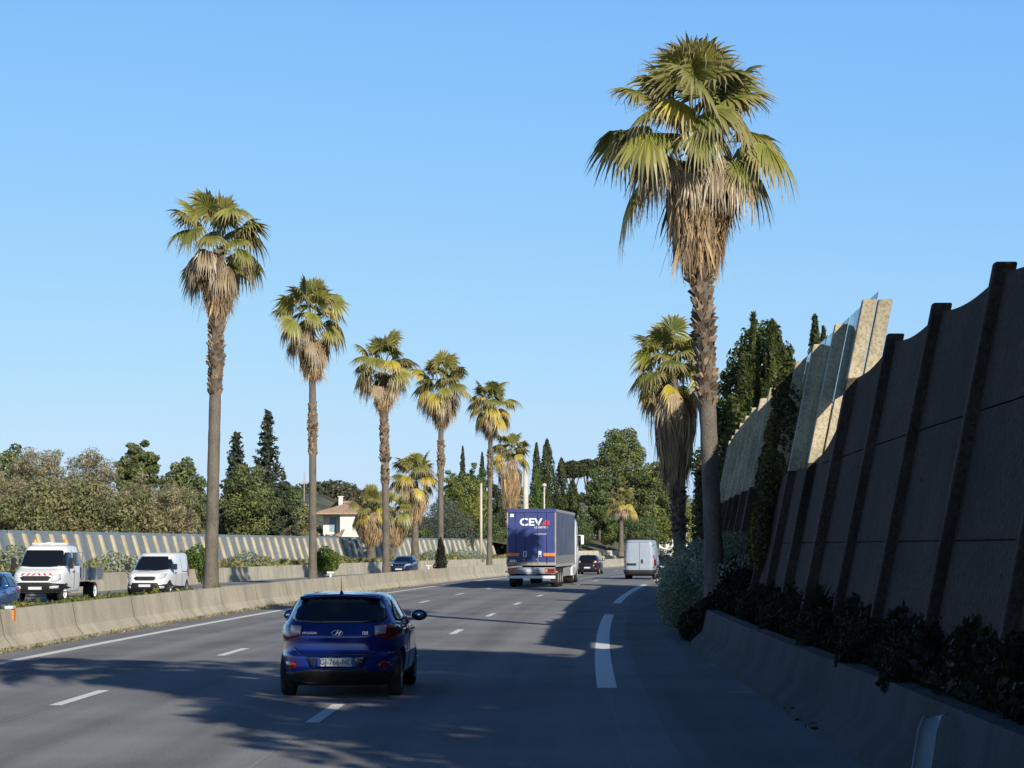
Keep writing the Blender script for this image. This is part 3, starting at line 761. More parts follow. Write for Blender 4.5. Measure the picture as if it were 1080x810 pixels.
MASTER = [(.32, .05, 5.3, .92), (.45, .0, 5.45, .98), (.70, .0, 5.48, 1.0), (.95, .0, 5.42, 1.02), (1.15, .0, 5.1, 1.025), (1.30, .01, 4.75, 1.02), (1.9, .03, 4.35, .97), (2.30, .06, 4.05, .91),
          (2.42, .10, 3.9, .87), (2.48, .20, 3.75, .78), (2.50, .5, 3.4, .6)]
def panel_van(name, label, loc, heading):
    t = thing(name, loc, -heading, label, 'van')
    B = Body(t, MASTER, M['shaded_white'], 9.0, (1.05, 4.5), .38, tf=.08, tr=.02)
    B.patch('door_seam', [(-.008, .62), (-.008, 2.35), (.008, 2.35), (.008, .62)], 'rear', M['black'], .006)
    B.patch('door_frame', [(-.86, 2.34), (-.86, 2.36), (.86, 2.36), (.86, 2.34)], 'rear', M['black'], .006)
    B.patch('rear_step', [(-.97, .34), (-.97, .60), (.97, .60), (.97, .34)], 'rear', M['black'], .05)
    B.patch('handle', [(.10, 1.02), (.10, 1.26), (.22, 1.26), (.22, 1.02)], 'rear', M['black'], .015)
    B.patch('plate_recess', [(-.80, .88), (-.80, 1.02), (-.20, 1.02), (-.20, .88)], 'rear', M['black'], .010)
    for k in (1, -1):
        tl = [(.90, .85), (.90, 1.40), (.995, 1.40), (1.0, .85)]
        B.patch('tail_light', tl if k == 1 else mir(tl), 'rear', M['red_lens'], .012)
        hg = [(.84, .0), ]
        for z in (.75, 1.45, 2.15):
            mb = MB(); mb.box(*sorted((k*.90, k*.95)), -.035, .03, z, z+.09); mb.build('hinge', M['black'], t)
        sd = 'right' if k == 1 else 'left'
        B.patch('side_window', [(3.75, 1.42), (3.75, 1.98), (4.05, 1.98), (4.5, 1.45)], sd, M['carglass'], .006)
        B.patch('sill_trim', [(1.6, .72), (1.6, .88), (4.0, .88), (4.0, .72)], sd, M['black'], .012)
        mb = MB(); mb.box(*sorted((k*.98, k*1.10)), 4.46, 4.52, 1.50, 1.56); mb.box(*sorted((k*1.08, k*1.28)), 4.42, 4.52, 1.42, 1.80); mb.build('mirror', M['black'], t, bevel=.03)
    B.patch('windshield', [(-.86, 1.36), (-.78, 2.1), (.78, 2.1), (.86, 1.36)], 'front', M['carglass'], .006)
    mb = MB()
    for y in (.35, 1.6, 2.9): mb.tube([(-.80, y, 2.50), (-.80, y, 2.57), (.80, y, 2.57), (.80, y, 2.50)], .025, 6)
    for x in (-.80, .80): mb.tube([(x, .2, 2.57), (x, 3.1, 2.57)], .022, 6)
    mb.build('roof_rack', M['black'], t)
    for (k, yy) in ((1, 1.05), (-1, 1.05), (1, 4.5), (-1, 4.5)): wheel(t, k*.97, yy, .35, .22, k)
    mb = MB(); mb.box(-.75, .75, .3, 4.9, .22, .5); mb.build('underbody', M['under'], t)
    return t

CAB = [(.40, .0, 3.0, .92), (.50, .0, 3.06, .97), (.72, .0, 3.10, 1.0), (.95, .0, 3.08, 1.01), (1.12, .0, 2.98, 1.01), (1.25, .0, 2.72, 1.0), (1.36, .0, 2.42, .985),
       (1.60, .01, 2.24, .94), (1.95, .04, 2.0, .88), (2.12, .08, 1.88, .84), (2.20, .16, 1.74, .76), (2.235, .4, 1.5, .6)]
def flatbed(name, label, loc, heading):
    t = thing(name, loc, -heading+math.pi, label, 'truck')
    B = Body(t, CAB, M['white'], 7.5, (2.25,), .40, name='cab', tf=.10, tr=.0)
    for o in (B.o,): o.location = (0, 3.0, 0)
    kids0 = set(t.children)
    B.patch('windshield', [(-.86, 1.42), (-.76, 1.98), (-.70, 2.04), (.70, 2.04), (.76, 1.98), (.86, 1.42), (.4, 1.38), (-.4, 1.38)], 'front', M['carglass'], .006)
    B.patch('grille', [(-.62, .98), (-.50, .86), (.50, .86), (.62, .98), (.50, 1.04), (-.50, 1.04)], 'front', M['black'], .01)
    B.patch('lower_bumper', [(-.98, .42), (-.98, .74), (-.55, .80), (.55, .80), (.98, .74), (.98, .42)], 'front', M['black'], .014)
    for i in range(6):
        x = -.66+i*.22
        B.patch('warning_stripe', [(x, 1.06), (x+.08, 1.14), (x+.17, 1.14), (x+.09, 1.06)] if i < 3 else [(x+.08, 1.06), (x, 1.14), (x+.09, 1.14), (x+.17, 1.06)], 'front', M['logo_red'], .008)
    for k in (1, -1):
        hl = [(.62, .82), (.66, 1.06), (.90, 1.12), (.92, .92), (.80, .82)]
        B.patch('headlight', hl if k == 1 else mir(hl), 'front', M['head_lens'], .012)
        fl = [(.55, .56), (.58, .66), (.86, .68), (.86, .58)]
        B.patch('fog_light', fl if k == 1 else mir(fl), 'front', M['head_lens'], .022)
        sd = 'right' if k == 1 else 'left'
        B.patch('side_window', [(1.28, 1.42), (1.28, 1.95), (1.85, 1.95), (2.30, 1.50), (2.3, 1.42)], sd, M['carglass'], .006)
        B.patch('side_window', [(.35, 1.42), (.35, 1.95), (1.10, 1.95), (1.10, 1.42)], sd, M['carglass'], .006)
        B.patch('door_seam', [(1.18, .55), (1.18, 2.02), (1.20, 2.02), (1.20, .55)], sd, M['black'], .005)
        B.patch('handle', [(1.24, 1.18), (1.24, 1.22), (1.42, 1.22), (1.42, 1.18)], sd, M['black'], .03)
        mb = MB(); mb.box(*sorted((k*.94, k*1.08)), 2.18, 2.24, 1.42, 1.47); mb.box(*sorted((k*1.06, k*1.24)), 2.14, 2.24, 1.32, 1.75); mb.build('mirror', M['black'], t, bevel=.03)
    mb = MB(); mb.box(-.26, .26, 3.10, 3.125, .52, .63); pl = mb.build('number_plate', M['plate'], t)
    mb = MB(); mb.box(-.25, .12, 2.20, 2.215, 1.44, 1.58); mb.build('dashboard_sign', M['plate'], t)
    mb = MB(); mb.box(-.70, .70, .95, 1.25, 2.26, 2.33); mb.box(-.12, .12, .9, 1.3, 2.33, 2.36); lb = mb.build('light_bar', M['white'], t, bevel=.02)
    for k in (1, -1):
        m2 = MB(); m2.lathe([(.09, 2.32), (.09, 2.42), (.06, 2.46), (.001, 2.47)], 'z', 14, (k*.62, 1.1, 0)); m2.build('beacon', M['amber'], lb)
    for ch in set(t.children)-kids0: ch.location = (ch.location.x, ch.location.y+3.0, ch.location.z)
    mb = MB(); mb.box(-.45, -.33, -.1, 5.4, .55, .75); mb.box(.33, .45, -.1, 5.4, .55, .75); mb.box(-.6, .6, 3.2, 5.6, .35, .55); mb.build('chassis', M['under'], t)
    mb = MB(); mb.box(-1.02, 1.02, .0, 2.85, .82, .92)
    for x in (-1.04, 1.0): mb.box(x, x+.04, .0, 2.85, .92, 1.32)
    mb.box(-1.0, 1.0, .0, .04, .92, 1.32)
    for x in (-1.06, 1.02):
        for y in (.02, .95, 1.9, 2.80): mb.box(x, x+.04, y, y+.06, .80, 1.36)
        for z in (1.03, 1.14, 1.24): mb.box(x, x+.045, .05, 2.8, z, z+.025)
    mb.build('load_bed', M['steel_bed'], t)
    mb = MB(); 
    for x in (-.98, .94): mb.box(x, x+.05, 2.86, 2.91, .9, 1.95)
    for z in (1.35, 1.62, 1.93): mb.box(-.98, .99, 2.86, 2.90, z, z+.04)
    mb.build('headboard', M['steel_bed'], t)
    for k in (1, -1):
        wheel(t, k*.95, 5.25, .37, .22, k, 'white'); wheel(t, k*.98, 1.0, .37, .42, k, 'white')
    return t

def lorry(name, label, loc, heading):
    t = thing(name, loc, -heading, label, 'truck')
    L = 13.6; W = 1.26; zb = 1.12; zt = 4.0
    # trailer: rear doors in a steel frame, curtain sides, rails, roof
    mb = MB(); mb.box(-W+.07, -.004, .0, .05, zb+.16, zt-.20); d1 = mb.build('rear_door', M['truck_blue'], t)
    mb = MB(); mb.box(.004, W-.07, .0, .05, zb+.16, zt-.20); d2 = mb.build('rear_door', M['truck_blue'], t)
    mb = MB()
    mb.box(-W, -W+.066, -.02, .12, zb, zt-.18); mb.box(W-.066, W, -.02, .12, zb, zt-.18); mb.box(-W+.066, W-.066, -.02, .10, zb, zb+.155)
    mb.build('rear_frame', M['truck_grey'], t)
    mb = MB(); mb.box(-W, W, -.025, .14, zt-.18, zt); mb.build('roof_header', M['truck_blue'], t)
    mb = MB()
    for x in (-.80, -.34, .34, .80): mb.tube([(x, -.03, zb+.06), (x, -.03, zt-.22)], .017, 6)
    mb.build('lock_bar', M['truck_blue'], t)
    for x in (-.34, .34):
        m2 = MB(); m2.box(x-.02, x+.02, -.06, -.02, zb+.10, zb+.42); m2.box(x-.10, x+.02, -.07, -.05, zb+.28, zb+.32); m2.build('door_handle', M['truck_grey'], t)
    for k, nm in ((-1, 0), (1, 1)):
        mb = MB(); n = 90; vs = []; fs = []
        for i in range(n+1):
            y = .13+(L-.26)*i/n; w = .012*math.sin(i*1.1)+.008*math.sin(i*2.7)
            for z in (zb+.05, zb+.9, zt-.9, zt-.16): vs.append((k*(W-.01+w*(1 if zb+.5 < z < zt-.5 else .3)), y, z))
        for i in range(n):
            for j in range(3): fs.append((i*4+j, i*4+j+1, i*4+5+j, i*4+4+j))
        mb.add(vs, fs, None, True); cu = mb.build('side_curtain', M['curtain'], t)
        m3 = MB()
        for i in range(22): m3.box(*sorted((k*(W+.002), k*(W+.014))), .5+i*.6, .535+i*.6, zb-.05, zb+.5)
        m3.build('curtain_strap', M['truck_grey'], cu)
    mb = MB(); mb.box(-W, W, .14, L, zt-.16, zt-.01); mb.build('roof', M['truck_grey'], t, bevel=.02)
    mb = MB(); mb.box(-W+.01, W-.01, .12, L, zb-.02, zb+.06); mb.box(-W-.005, -W+.03, .12, L, zb-.08, zb+.06); mb.box(W-.03, W+.005, .12, L, zb-.08, zb+.06)
    mb.build('side_rail', M['truck_grey'], t)
    mb = MB(); mb.box(-.5, -.36, .2, L-.5, .80, zb-.03); mb.box(.36, .5, .2, L-.5, .80, zb-.03)
    for y in (1.7, 3.0, 4.3): mb.box(-.9, .9, y-.06, y+.06, .46, .60)
    mb.build('chassis', M['under'], t)
    # rear bumper and lights
    mb = MB(); mb.box(-1.22, 1.22, -.04, .06, .46, .60); bp = mb.build('bumper', M['logo_white'], t)
    mb = MB(); mb.box(-1.22, 1.22, .0, .05, .70, 1.02); lp = mb.build('light_panel', M['shaded_white'], t)
    for k in (1, -1):
        mb = MB(); mb.box(*sorted((k*.70, k*1.20)), -.03, -.002, .74, .97); lt = mb.build('tail_light', M['red_lens'], t)
        m2 = MB(); m2.box(*sorted((k*.70, k*.82)), -.04, -.031, .78, .93); m2.build('indicator', M['amber'], lt)
        mb = MB(); mb.box(*sorted((k*1.24, k*1.34)), .0, .03, .76, .84); mb.tube([(k*1.2, .03, .8), (k*1.26, .015, .8)], .012, 5); mb.build('marker_light', M['amber'], t)
    mb = MB(); mb.box(-.26, .26, -.02, -.003, .80, .92); pl = mb.build('number_plate', M['plate'], t)
    mb = MB(); mb.box(-1.20, -.62, -.05, -.01, 1.62-.03, 1.62+.13); mb.build('reflector_plate', M['orange'], t)
    mb = MB(); mb.box(.62, 1.20, -.05, -.01, 1.62-.03, 1.62+.13); mb.build('reflector_plate', M['orange'], t)
    for x in (-.33, .30):
        m2 = MB(); m2.box(x-.09+(.0 if x < 0 else .12), x+.09+(.0 if x < 0 else .12), -.03, -.012, 1.55, 1.85); s1 = m2.build('sticker', M['logo_white'], t)
        m3 = MB(); cxx = x+(.0 if x < 0 else .12)
        if x < 0: m3.box(cxx-.045, cxx+.045, -.034, -.031, 1.60, 1.80)
        else: m3.box(cxx-.02, cxx+.06, -.034, -.031, 1.56, 1.66)
        m3.build('sticker_mark', M['truck_blue'], s1)
    for x in (-1.02, -.84):
        m2 = MB(); m2.lathe([(.001, -.014), (.095, -.014), (.095, -.006), (.001, -.006)], 'y', 20, (x, 0, 1.33)); m2.build('speed_sticker', M['logo_white'], t)
    mb = MB(); mb.box(-1.08, -.90, -.03, -.012, 3.58, 3.74); mb.build('sticker', M['logo_white'], t)
    # lettering: white CEV, red folded A made of two rising chevrons, small lines under it
    text_obj('logo_text', 'CEV', .52, M['logo_white'], t, (-.03, -.016, 3.31), (math.pi/2, 0, 0), .014, 1.22)
    mb = MB()
    def tri(p): mb.add([(x, -.016, z) for x, z in p]+[(x, -.010, z) for x, z in p], [tuple(range(len(p))), tuple(range(len(p), 2*len(p)))[::-1]])
    x0 = .62
    tri([(x0-.10, 3.17), (x0+.12, 3.44), (x0+.20, 3.44), (x0+.06, 3.17)])
    tri([(x0+.10, 3.17), (x0+.22, 3.40), (x0+.30, 3.40), (x0+.30, 3.17), (x0+.22, 3.17), (x0+.22, 3.26), (x0+.17, 3.17)])
    mb.build('logo_mark', M['logo_red'], t)
    text_obj('logo_text', 'LOGISTICS', .14, M['logo_white'], t, (.50, -.016, 3.05), (math.pi/2, 0, 0), .002, 1.0)
    text_obj('web_text', 'cevalogistics.com', .11, M['logo_white'], t, (.46, -.016, 2.72), (math.pi/2, 0, 0), .001, .9)
    # wheels, guards
    for y in (1.7, 3.0, 4.3):
        for k in (1, -1): wheel(t, k*1.24, y, .50, .36, k, 'truck_grey', .55)
    mb = MB()
    for k in (1, -1): mb.box(*sorted((k*.90, k*1.24)), .98, 1.0, .25, .98)
    mb.build('mudflap', M['black'], t)
    for k in (1, -1):
        mb = MB(); mb.box(*sorted((k*1.21, k*1.24)), 5.4, 10.2, .50, .95); mb.build('side_guard', M['truck_grey'], t)
    # tractor
    cab = [(.45, 14.4, 17.0, 1.10), (.70, 14.3, 17.15, 1.20), (1.2, 14.3, 17.2, 1.235), (2.0, 14.3, 17.18, 1.24), (2.4, 14.3, 17.12, 1.24), (3.2, 14.3, 16.8, 1.22), (3.6, 14.35, 16.5, 1.14), (3.75, 14.5, 16.1, 1.0)]
    B = Body(t, cab, M['white'], 12, (), .5, name='cab', tf=.06, tr=0)
    B.patch('windshield', [(-1.05, 2.05), (-1.05, 3.0), (1.05, 3.0), (1.05, 2.05)], 'front', M['carglass'], .01)
    for k in (1, -1):
        sd = 'right' if k == 1 else 'left'
        B.patch('side_window', [(15.8, 2.1), (15.8, 2.85), (16.7, 2.85), (16.9, 2.1)], sd, M['carglass'], .01)
        mb = MB(); mb.box(*sorted((k*1.22, k*1.45)), 16.80, 16.88, 2.70, 2.76); mb.box(*sorted((k*1.36, k*1.54)), 16.70, 16.84, 2.20, 2.75); mb.build('mirror', M['white'], t, bevel=.04)
        mb = MB(); mb.box(*sorted((k*.80, k*1.22)), 11.9, 14.2, .45, 1.02); mb.build('side_skirt', M['white'], t, bevel=.04)
        wheel(t, k*1.22, 12.6, .50, .55, k, 'truck_grey', .55); wheel(t, k*1.20, 16.1, .50, .34, k, 'truck_grey', .55)
    mb = MB(); mb.box(-.45, .45, 10.5, 16.8, .55, .95); mb.build('tractor_frame', M['under'], t)
    return t

# ================================================================== THE PLACE
# ---- ground
def sheet(name, x0, x1, y0, y1, z, mat, n=1):
    mb = MB(); mb.add([(x0, y0, z), (x1, y0, z), (x1, y1, z), (x0, y1, z)], [(0, 1, 2, 3)]); return struct(mb.build(name, mat))
sheet('ground', -2500, 2500, -500, 4000, -.55, M['grass'])
ribbon('road', [(-12.6, 0), (-6, 0), (0, 0), (.55, 0)], -30, 420, 2, M['asphalt'], kind='structure')
ribbon('road_shoulder', [(.55, .0), (3.2, .0)], -30, 420, 2, M['asphalt_shoulder'], kind='structure')
ribbon('opposite_road', [(-26.6, -.10), (-20, -.10), (-14.8, -.10)], -30, 420, 2, M['asphalt'], kind='structure')
ribbon('median_ground', [(-14.85, -.10), (-14.7, -.02), (-13.6, .12), (-12.45, .05)], -30, 420, 2, M['soil'], kind='structure')
ribbon('verge', [(-26.45, -.32), (-27.5, .2), (-33.2, .32), (-70, .35), (-160, .3)], 30, 262, 4, M['grass'], kind='structure')
ribbon('embankment', [(3.0, .45), (3.15, .80), (3.5, 1.1), (6, 1.25), (70, 1.4)], -30, 330, 3, M['soil'], kind='structure')
gb = ribbon('grass_bank', [(-26.9, -.5), (-27.0, 1.25), (-30, 2.0), (-38, 3.4), (-70, 4.2), (-150, 5)], 262, 460, 4, M['grass'], kind='structure')
# ---- markings
def dash(name, off, w, d0, d1, z=None, mat='paint', kind=True):
    z = (-.096 if off < -15 else .004) if z is None else z
    n = max(1, int((d1-d0)/1.5)); ds = [d0+(d1-d0)*i/n for i in range(n+1)]; vs = []
    mb = MB()
    for d in ds: vs += [(RX(d)+off-w/2, d, z), (RX(d)+off+w/2, d, z)]
    mb.add(vs, [(2*i, 2*i+1, 2*i+3, 2*i+2) for i in range(n)])
    return mb
def marks(name, lst, mat='paint'):
    a = MB()
    for q in lst: m_ = dash('', *q); a.add(m_.v, m_.f)
    return struct(a.build(name, M[mat]))
L1, L2, LE = -3.62, -7.35, -10.85
marks('lane_dashes', [(L1, .17, 26+13*i, 29+13*i) for i in range(-2, 28)] + [(L2, .17, 28.8+13*i, 31.8+13*i) for i in range(-2, 28)])
marks('edge_line', [(LE, .24, -20, 400)])
marks('edge_dashes', [(0, .30, 32.3, 67), (0, .30, 80, 119), (0, .30, 132, 171), (0, .30, 184, 223), (0, .30, -20, 19)])
marks('opposite_edge_line', [(-15.5, .22, -20, 400), (-22.9, .2, -20, 400)])
marks('opposite_lane_dashes', [(-19.1, .17, 20+13*i, 23+13*i) for i in range(0, 28)])
marks('road_seam', [(0.02, .015, 19.2, 32.2)]+[(o_+.02, .022, a_, b2) for o_, s0 in ((L1, 26), (L2, 28.8)) for a_, b2 in [(s0-13+3.05+13*i, s0-.05+13*i) for i in range(0, 9)]], 'seam')
marks('shoulder_marks', [(2.05, .35, 38.6, 38.9), (1.9, .35, 31.2, 31.5), (1.0, .25, 44, 44.2)], 'seam')

# ---- barriers
def jersey(name, label, prof, d0, d1, mat, seg=6.0):
    t = thing(name, (0, 0, 0), 0, label, 'barrier')
    d = d0
    while d < d1-.1:
        e = min(d+seg, d1)
        o = ribbon('barrier_block', prof, d, e-.004, (e-.004-d)/4, M[mat], t)
        # close the ends
        bm = bmesh.new(); bm.from_mesh(o.data); bm.verts.ensure_lookup_table(); q_ = len(prof)
        bm.faces.new([bm.verts[i] for i in range(q_)]); bm.faces.new([bm.verts[len(bm.verts)-q_+i] for i in range(q_)][::-1])
        bmesh.ops.recalc_face_normals(bm, faces=bm.faces[:]); bm.to_mesh(o.data); bm.free()
        d = e
    return t
jersey('concrete_barrier', 'long sunlit beige concrete barrier along the left edge of our road with palms behind it',
       [(-11.95, -.05), (-11.95, .07), (-12.12, .28), (-12.22, .80), (-12.40, .80), (-12.50, .28), (-12.62, .0)], 20, 410, 'barrier', 12)
jersey('concrete_barrier', 'low beige concrete wall on the far side of the opposite road below the slanted screen',
       [(-26.2, -.35), (-26.25, .1), (-26.32, .78), (-26.55, .78), (-26.6, -.35)], 60, 400, 'barrier', 12)
jersey('concrete_barrier', 'dark shaded concrete barrier with worn foot on the right shoulder under the bank',
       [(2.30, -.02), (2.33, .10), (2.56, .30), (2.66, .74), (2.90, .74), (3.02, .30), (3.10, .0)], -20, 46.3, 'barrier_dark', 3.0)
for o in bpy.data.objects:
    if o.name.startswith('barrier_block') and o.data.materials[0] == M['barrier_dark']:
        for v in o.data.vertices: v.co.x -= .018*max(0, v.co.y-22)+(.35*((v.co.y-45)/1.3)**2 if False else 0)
bb = [o for o in bpy.data.objects if o.type == 'EMPTY' and o.name == 'concrete_barrier'][0]
for k_ in range(0, 22):
    d_ = 26.0+6*k_
    ribbon('joint', [(-11.944, .0), (-11.944, .07), (-12.112, .28), (-12.212, .803), (-12.40, .803)], d_, d_+.035, .035, M['seam_dark'], bb)
ww = thing('stone_wall', (0, 0, 0), 0, 'pale stone retaining wall under the grass slope beyond the bend', 'wall')
ribbon('wall_face', [(-26.75, -.05), (-26.82, 1.5), (-27.1, 1.5), (-27.15, .0)], 262, 430, 3, M['stone'], ww)

# ---- right sound wall
LEAN = .21
def WO(z): return 3.14+LEAN*z
def slab(mb, d0, d1, ofs0, ofs1, z0a, z1a, z0b=None, z1b=None, n=1):
    """leaning slab from d0 to d1, thickness ofs0..ofs1, bottom z0, top z1 (may differ at each end)"""
    z0b = z0a if z0b is None else z0b; z1b = z1a if z1b is None else z1b
    vs = []
    for (d, za, zz) in ((d0, z0a, z1a), (d1, z0b, z1b)):
        for (o, z) in ((ofs0, za), (ofs1, za), (ofs1, zz), (ofs0, zz)): vs.append((RX(d)+WO(z)+o, d, z))
    mb.add(vs, [(0, 1, 2, 3), (7, 6, 5, 4), (0, 4, 5, 1), (1, 5, 6, 2), (2, 6, 7, 3), (3, 7, 4, 0)])
rw = thing('sound_wall', (0, 0, 0), 0, 'tall leaning dark concrete noise wall with ribs and glass panes on the right bank', 'sound wall')
posts = [23.5+4*i for i in range(-9, 21)]
def ptop(d):
    return 6.16 if d >= 35 else 5.22
def ctop(d):
    if d < 32: return 5.08
    if d < 36: return 4.86
    return 3.62
for i, d in enumerate(posts):
    if d < 35:
        mb = MB(); slab(mb, d-.08, d+.08, -.13, .12, .4, 5.20); mb.build('post', M['wall_rib_shaded'], rw, bevel=.025)
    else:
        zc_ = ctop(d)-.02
        mb = MB(); slab(mb, d-.11, d+.11, -.16, .10, .4, zc_); po = mb.build('post', M['wall_rib_shaded'], rw, bevel=.02)
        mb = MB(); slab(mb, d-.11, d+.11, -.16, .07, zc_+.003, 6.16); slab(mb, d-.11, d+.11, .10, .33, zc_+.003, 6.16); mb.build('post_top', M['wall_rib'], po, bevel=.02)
    if i == len(posts)-1: break
    e = posts[i+1]
    # concrete panel with a curved top and a joint at mid height
    m = 8; mb = MB(); j1, j2 = 2.15, 3.55
    zt0, zt1 = ctop(d+.1), ctop(e-.1)
    if 31 < d < 32: zt0, zt1 = 5.1, 4.86
    if 35 < d < 36: zt0, zt1 = 4.75, 3.75
    for k in range(m):
        f0, f1 = k/m, (k+1)/m; a, b = d+.103+(3.794)*f0, d+.103+3.794*f1
        def tp(f):
            z = zt0+(zt1-zt0)*f
            sag = (.10 if d < 32 else .0)*math.sin(math.pi*f)
            if 35 < d < 36: z = 4.75-1.05*(1-(1-f)**2)
            return z-sag
        slab(mb, a, b, .06, .137, .41, tp(f0)-.02, .41, tp(f1)-.02); slab(mb, a, b, .0, .14, .4, j1); slab(mb, a, b, .0, .14, j1+.018, j2 if tp(f0) > j2+.2 and tp(f1) > j2+.2 else tp(f0), j1+.018, j2 if tp(f0) > j2+.2 and tp(f1) > j2+.2 else tp(f1))
        if tp(f0) > j2+.2 and tp(f1) > j2+.2: slab(mb, a, b, .0, .14, j2+.018, tp(f0), j2+.018, tp(f1))
    o = mb.build('panel', M['wall_panel'], rw)
    if 8 < d < 50:
        for (fy, fz) in ((.25, 1.8), (.75, 1.8), (.25, 2.9), (.75, 2.9)):
            c_ = MB(); yy = d+.1+3.8*fy; c_.lathe([(.001, -.006), (.035, -.006), (.035, .004)], 'x', 12, (RX(yy)+WO(fz), yy, fz)); c_.build('fixing_cap', M['barrier_dark'], o)
    if d >= 35:
        if not (50 < d < 58):
            g = MB(); slab(g, d+.113, e-.113, .078, .092, tp(0) if 35 < d < 36 else 3.45, 6.30); g.build('glass_pane', M['glass_wall'], rw)
        else:
            g = MB(); slab(g, d+.113, e-.113, .078, .092, 3.45, 6.1); g.build('glass_pane', M['glass_wall'], rw)

# ---- left sound screen
lw = thing('sound_screen', (0, 0, 0), 0, 'long low outward-leaning screen of blue-grey panes and cream posts beyond the opposite road', 'sound wall')
def WL(z): return -33.0-.30*z
def slabL(mb, d0, d1, o0, o1, z0, z1, skew=0):
    vs = []
    for d in (d0, d1):
        for (o, z) in ((o0, z0), (o1, z0), (o1, z1), (o0, z1)): vs.append((RX(d)+WL(z)+o, d+skew*z, z))
    mb.add(vs, [(0, 1, 2, 3), (7, 6, 5, 4), (0, 4, 5, 1), (1, 5, 6, 2), (2, 6, 7, 3), (3, 7, 4, 0)])
lp = [88+2.3*i for i in range(0, 77)]
for i, d in enumerate(lp):
    mb = MB(); slabL(mb, d-.13, d+.13, -.12, .18, .1, 2.78); mb.build('post', M['far_rib'], lw)
    if i < len(lp)-1:
        mb = MB(); slabL(mb, d+.14, d+2.16, -.04, .02, .1, 2.96); mb.build('pane', M['far_glass'], lw)

# ---- vehicles
hatchback('hatchback_car', 'blue hatchback driving ahead of the camera astride the lane dashes, seen from behind', 'blue', (-2.42, 30.0, 0), HD(30), plate_text='GJ-766-ND')
lorry('articulated_lorry', 'blue box lorry with white and red lettering on its rear doors in the middle lane', (RX(110)-5.40, 110.5, 0), HD(115))
panel_van('panel_van', 'tall white panel van with roof rack driving away in the slow lane beside the bushes', (AT(674, 137), 137, 0), HD(139))
hatchback('dark_car', 'dark maroon car driving just beyond the right side of the lorry', 'maroon', (AT(619, 161), 161, 0), HD(163))
hatchback('dark_car', 'dark car half hidden between the white panel van and the silvery bush', 'charcoal', (AT(697, 170), 170, 0), HD(172))
compact_van('delivery_van', 'white delivery van on the opposite road behind the flatbed truck', (AT(150, 95)+.6, 95+4.9, -.10), HD(97))
flatbed('flatbed_truck', 'white double cab flatbed truck with amber beacons on the opposite road', (AT(38, 84)+.5, 84+6.1, -.10), HD(86))
hatchback('oncoming_car', 'small navy blue car on the opposite road between two palm trunks', 'blue_dark', (AT(424, 165)+.35, 165+4, -.10), HD(167), facing=True)
hatchback('oncoming_car', 'bright blue car cut off by the photo edge ahead of the flatbed truck', 'azure', (RX(60)-17.75, 60+4, -.10), HD(62), facing=True)

# ---- palms along the median
GP = 'palms in a row behind the left barrier'
def MP(d): return RX(d)-13.5
palm('fan_palm', 'tallest looking palm on the left with ragged skirt, rooted right of the white van', MP(73), 73, .1, 12.15, GP, 11, 2.4, 38, (7.2, 10.2), 1.6, .55, .215, (.15, 0), dead=.24, yellow=.16)
palm('fan_palm', 'second palm of the row with a smooth upper trunk and rounded dry skirt', MP(93.6), 93.6, .1, 11.65, GP, 23, 2.4, 38, (6.0, 8.2), 1.7, .56, .165, (-.1, 0), dead=.22, yellow=.2)
palm('fan_palm', 'third palm of the row with rough stubs right up to its skirt, before the house', MP(114.8), 114.8, .1, 11.3, GP, 37, 2.45, 40, (5.3, 9.6), 1.5, .52, .19, (-.25, 0), dead=.26, yellow=.18)
palm('fan_palm', 'fourth palm of the row standing before the rounded olive bush', MP(134.8), 134.8, .1, 11.7, GP, 41, 2.75, 40, (6.3, 8.6), 1.7, .50, .18, (0, 0), dead=.24, yellow=.24)
palm('fan_palm', 'fifth palm of the row standing just left of the lorry', MP(156.7), 156.7, .1, 12.0, GP, 53, 2.6, 40, (6.5, 9.0), 1.6, .50, .18, (.1, 0), dead=.24, yellow=.26)
palm('fan_palm', 'palm rising behind the left top corner of the lorry with a long pale skirt', AT(538, 175), 175, .1, 9.3, GP, 59, 2.6, 34, (3.5, 5.6), 3.4, .85, .24, dead=.25, yellow=.26)
def low_palm(px, y, d, label, seed, **k):
    return palm('fan_palm', label, AT(px, d), d, .3, ZT(y, d), 'shorter palms beyond the opposite road', seed, **k)
low_palm(438, 508, 202, 'shorter leafy palm between the third and fourth palms of the row', 61, leafL=3.5, nleaf=48, boots=None, skirt=3.2, skirt_w=1.1, r=.33, yellow=.4, dead=.12)
low_palm(392, 541, 194, 'squat palm left of the third trunk beside the house', 67, leafL=2.7, nleaf=38, boots=None, skirt=2.2, skirt_w=1.3, r=.35, yellow=.25, dead=.18)
low_palm(414, 544, 198, 'squat palm just right of the third trunk', 71, leafL=2.7, nleaf=38, boots=None, skirt=2.2, skirt_w=1.3, r=.35, yellow=.2, dead=.2)
palm('small_palm', 'small yellowish palm on the far grass slope above the white panel van', AT(655, 250), 250, 1.2, ZT(533, 250), None, 73, 2.7, 34, None, .9, .6, .25, (0, 0), yellow=.42, dead=.08)

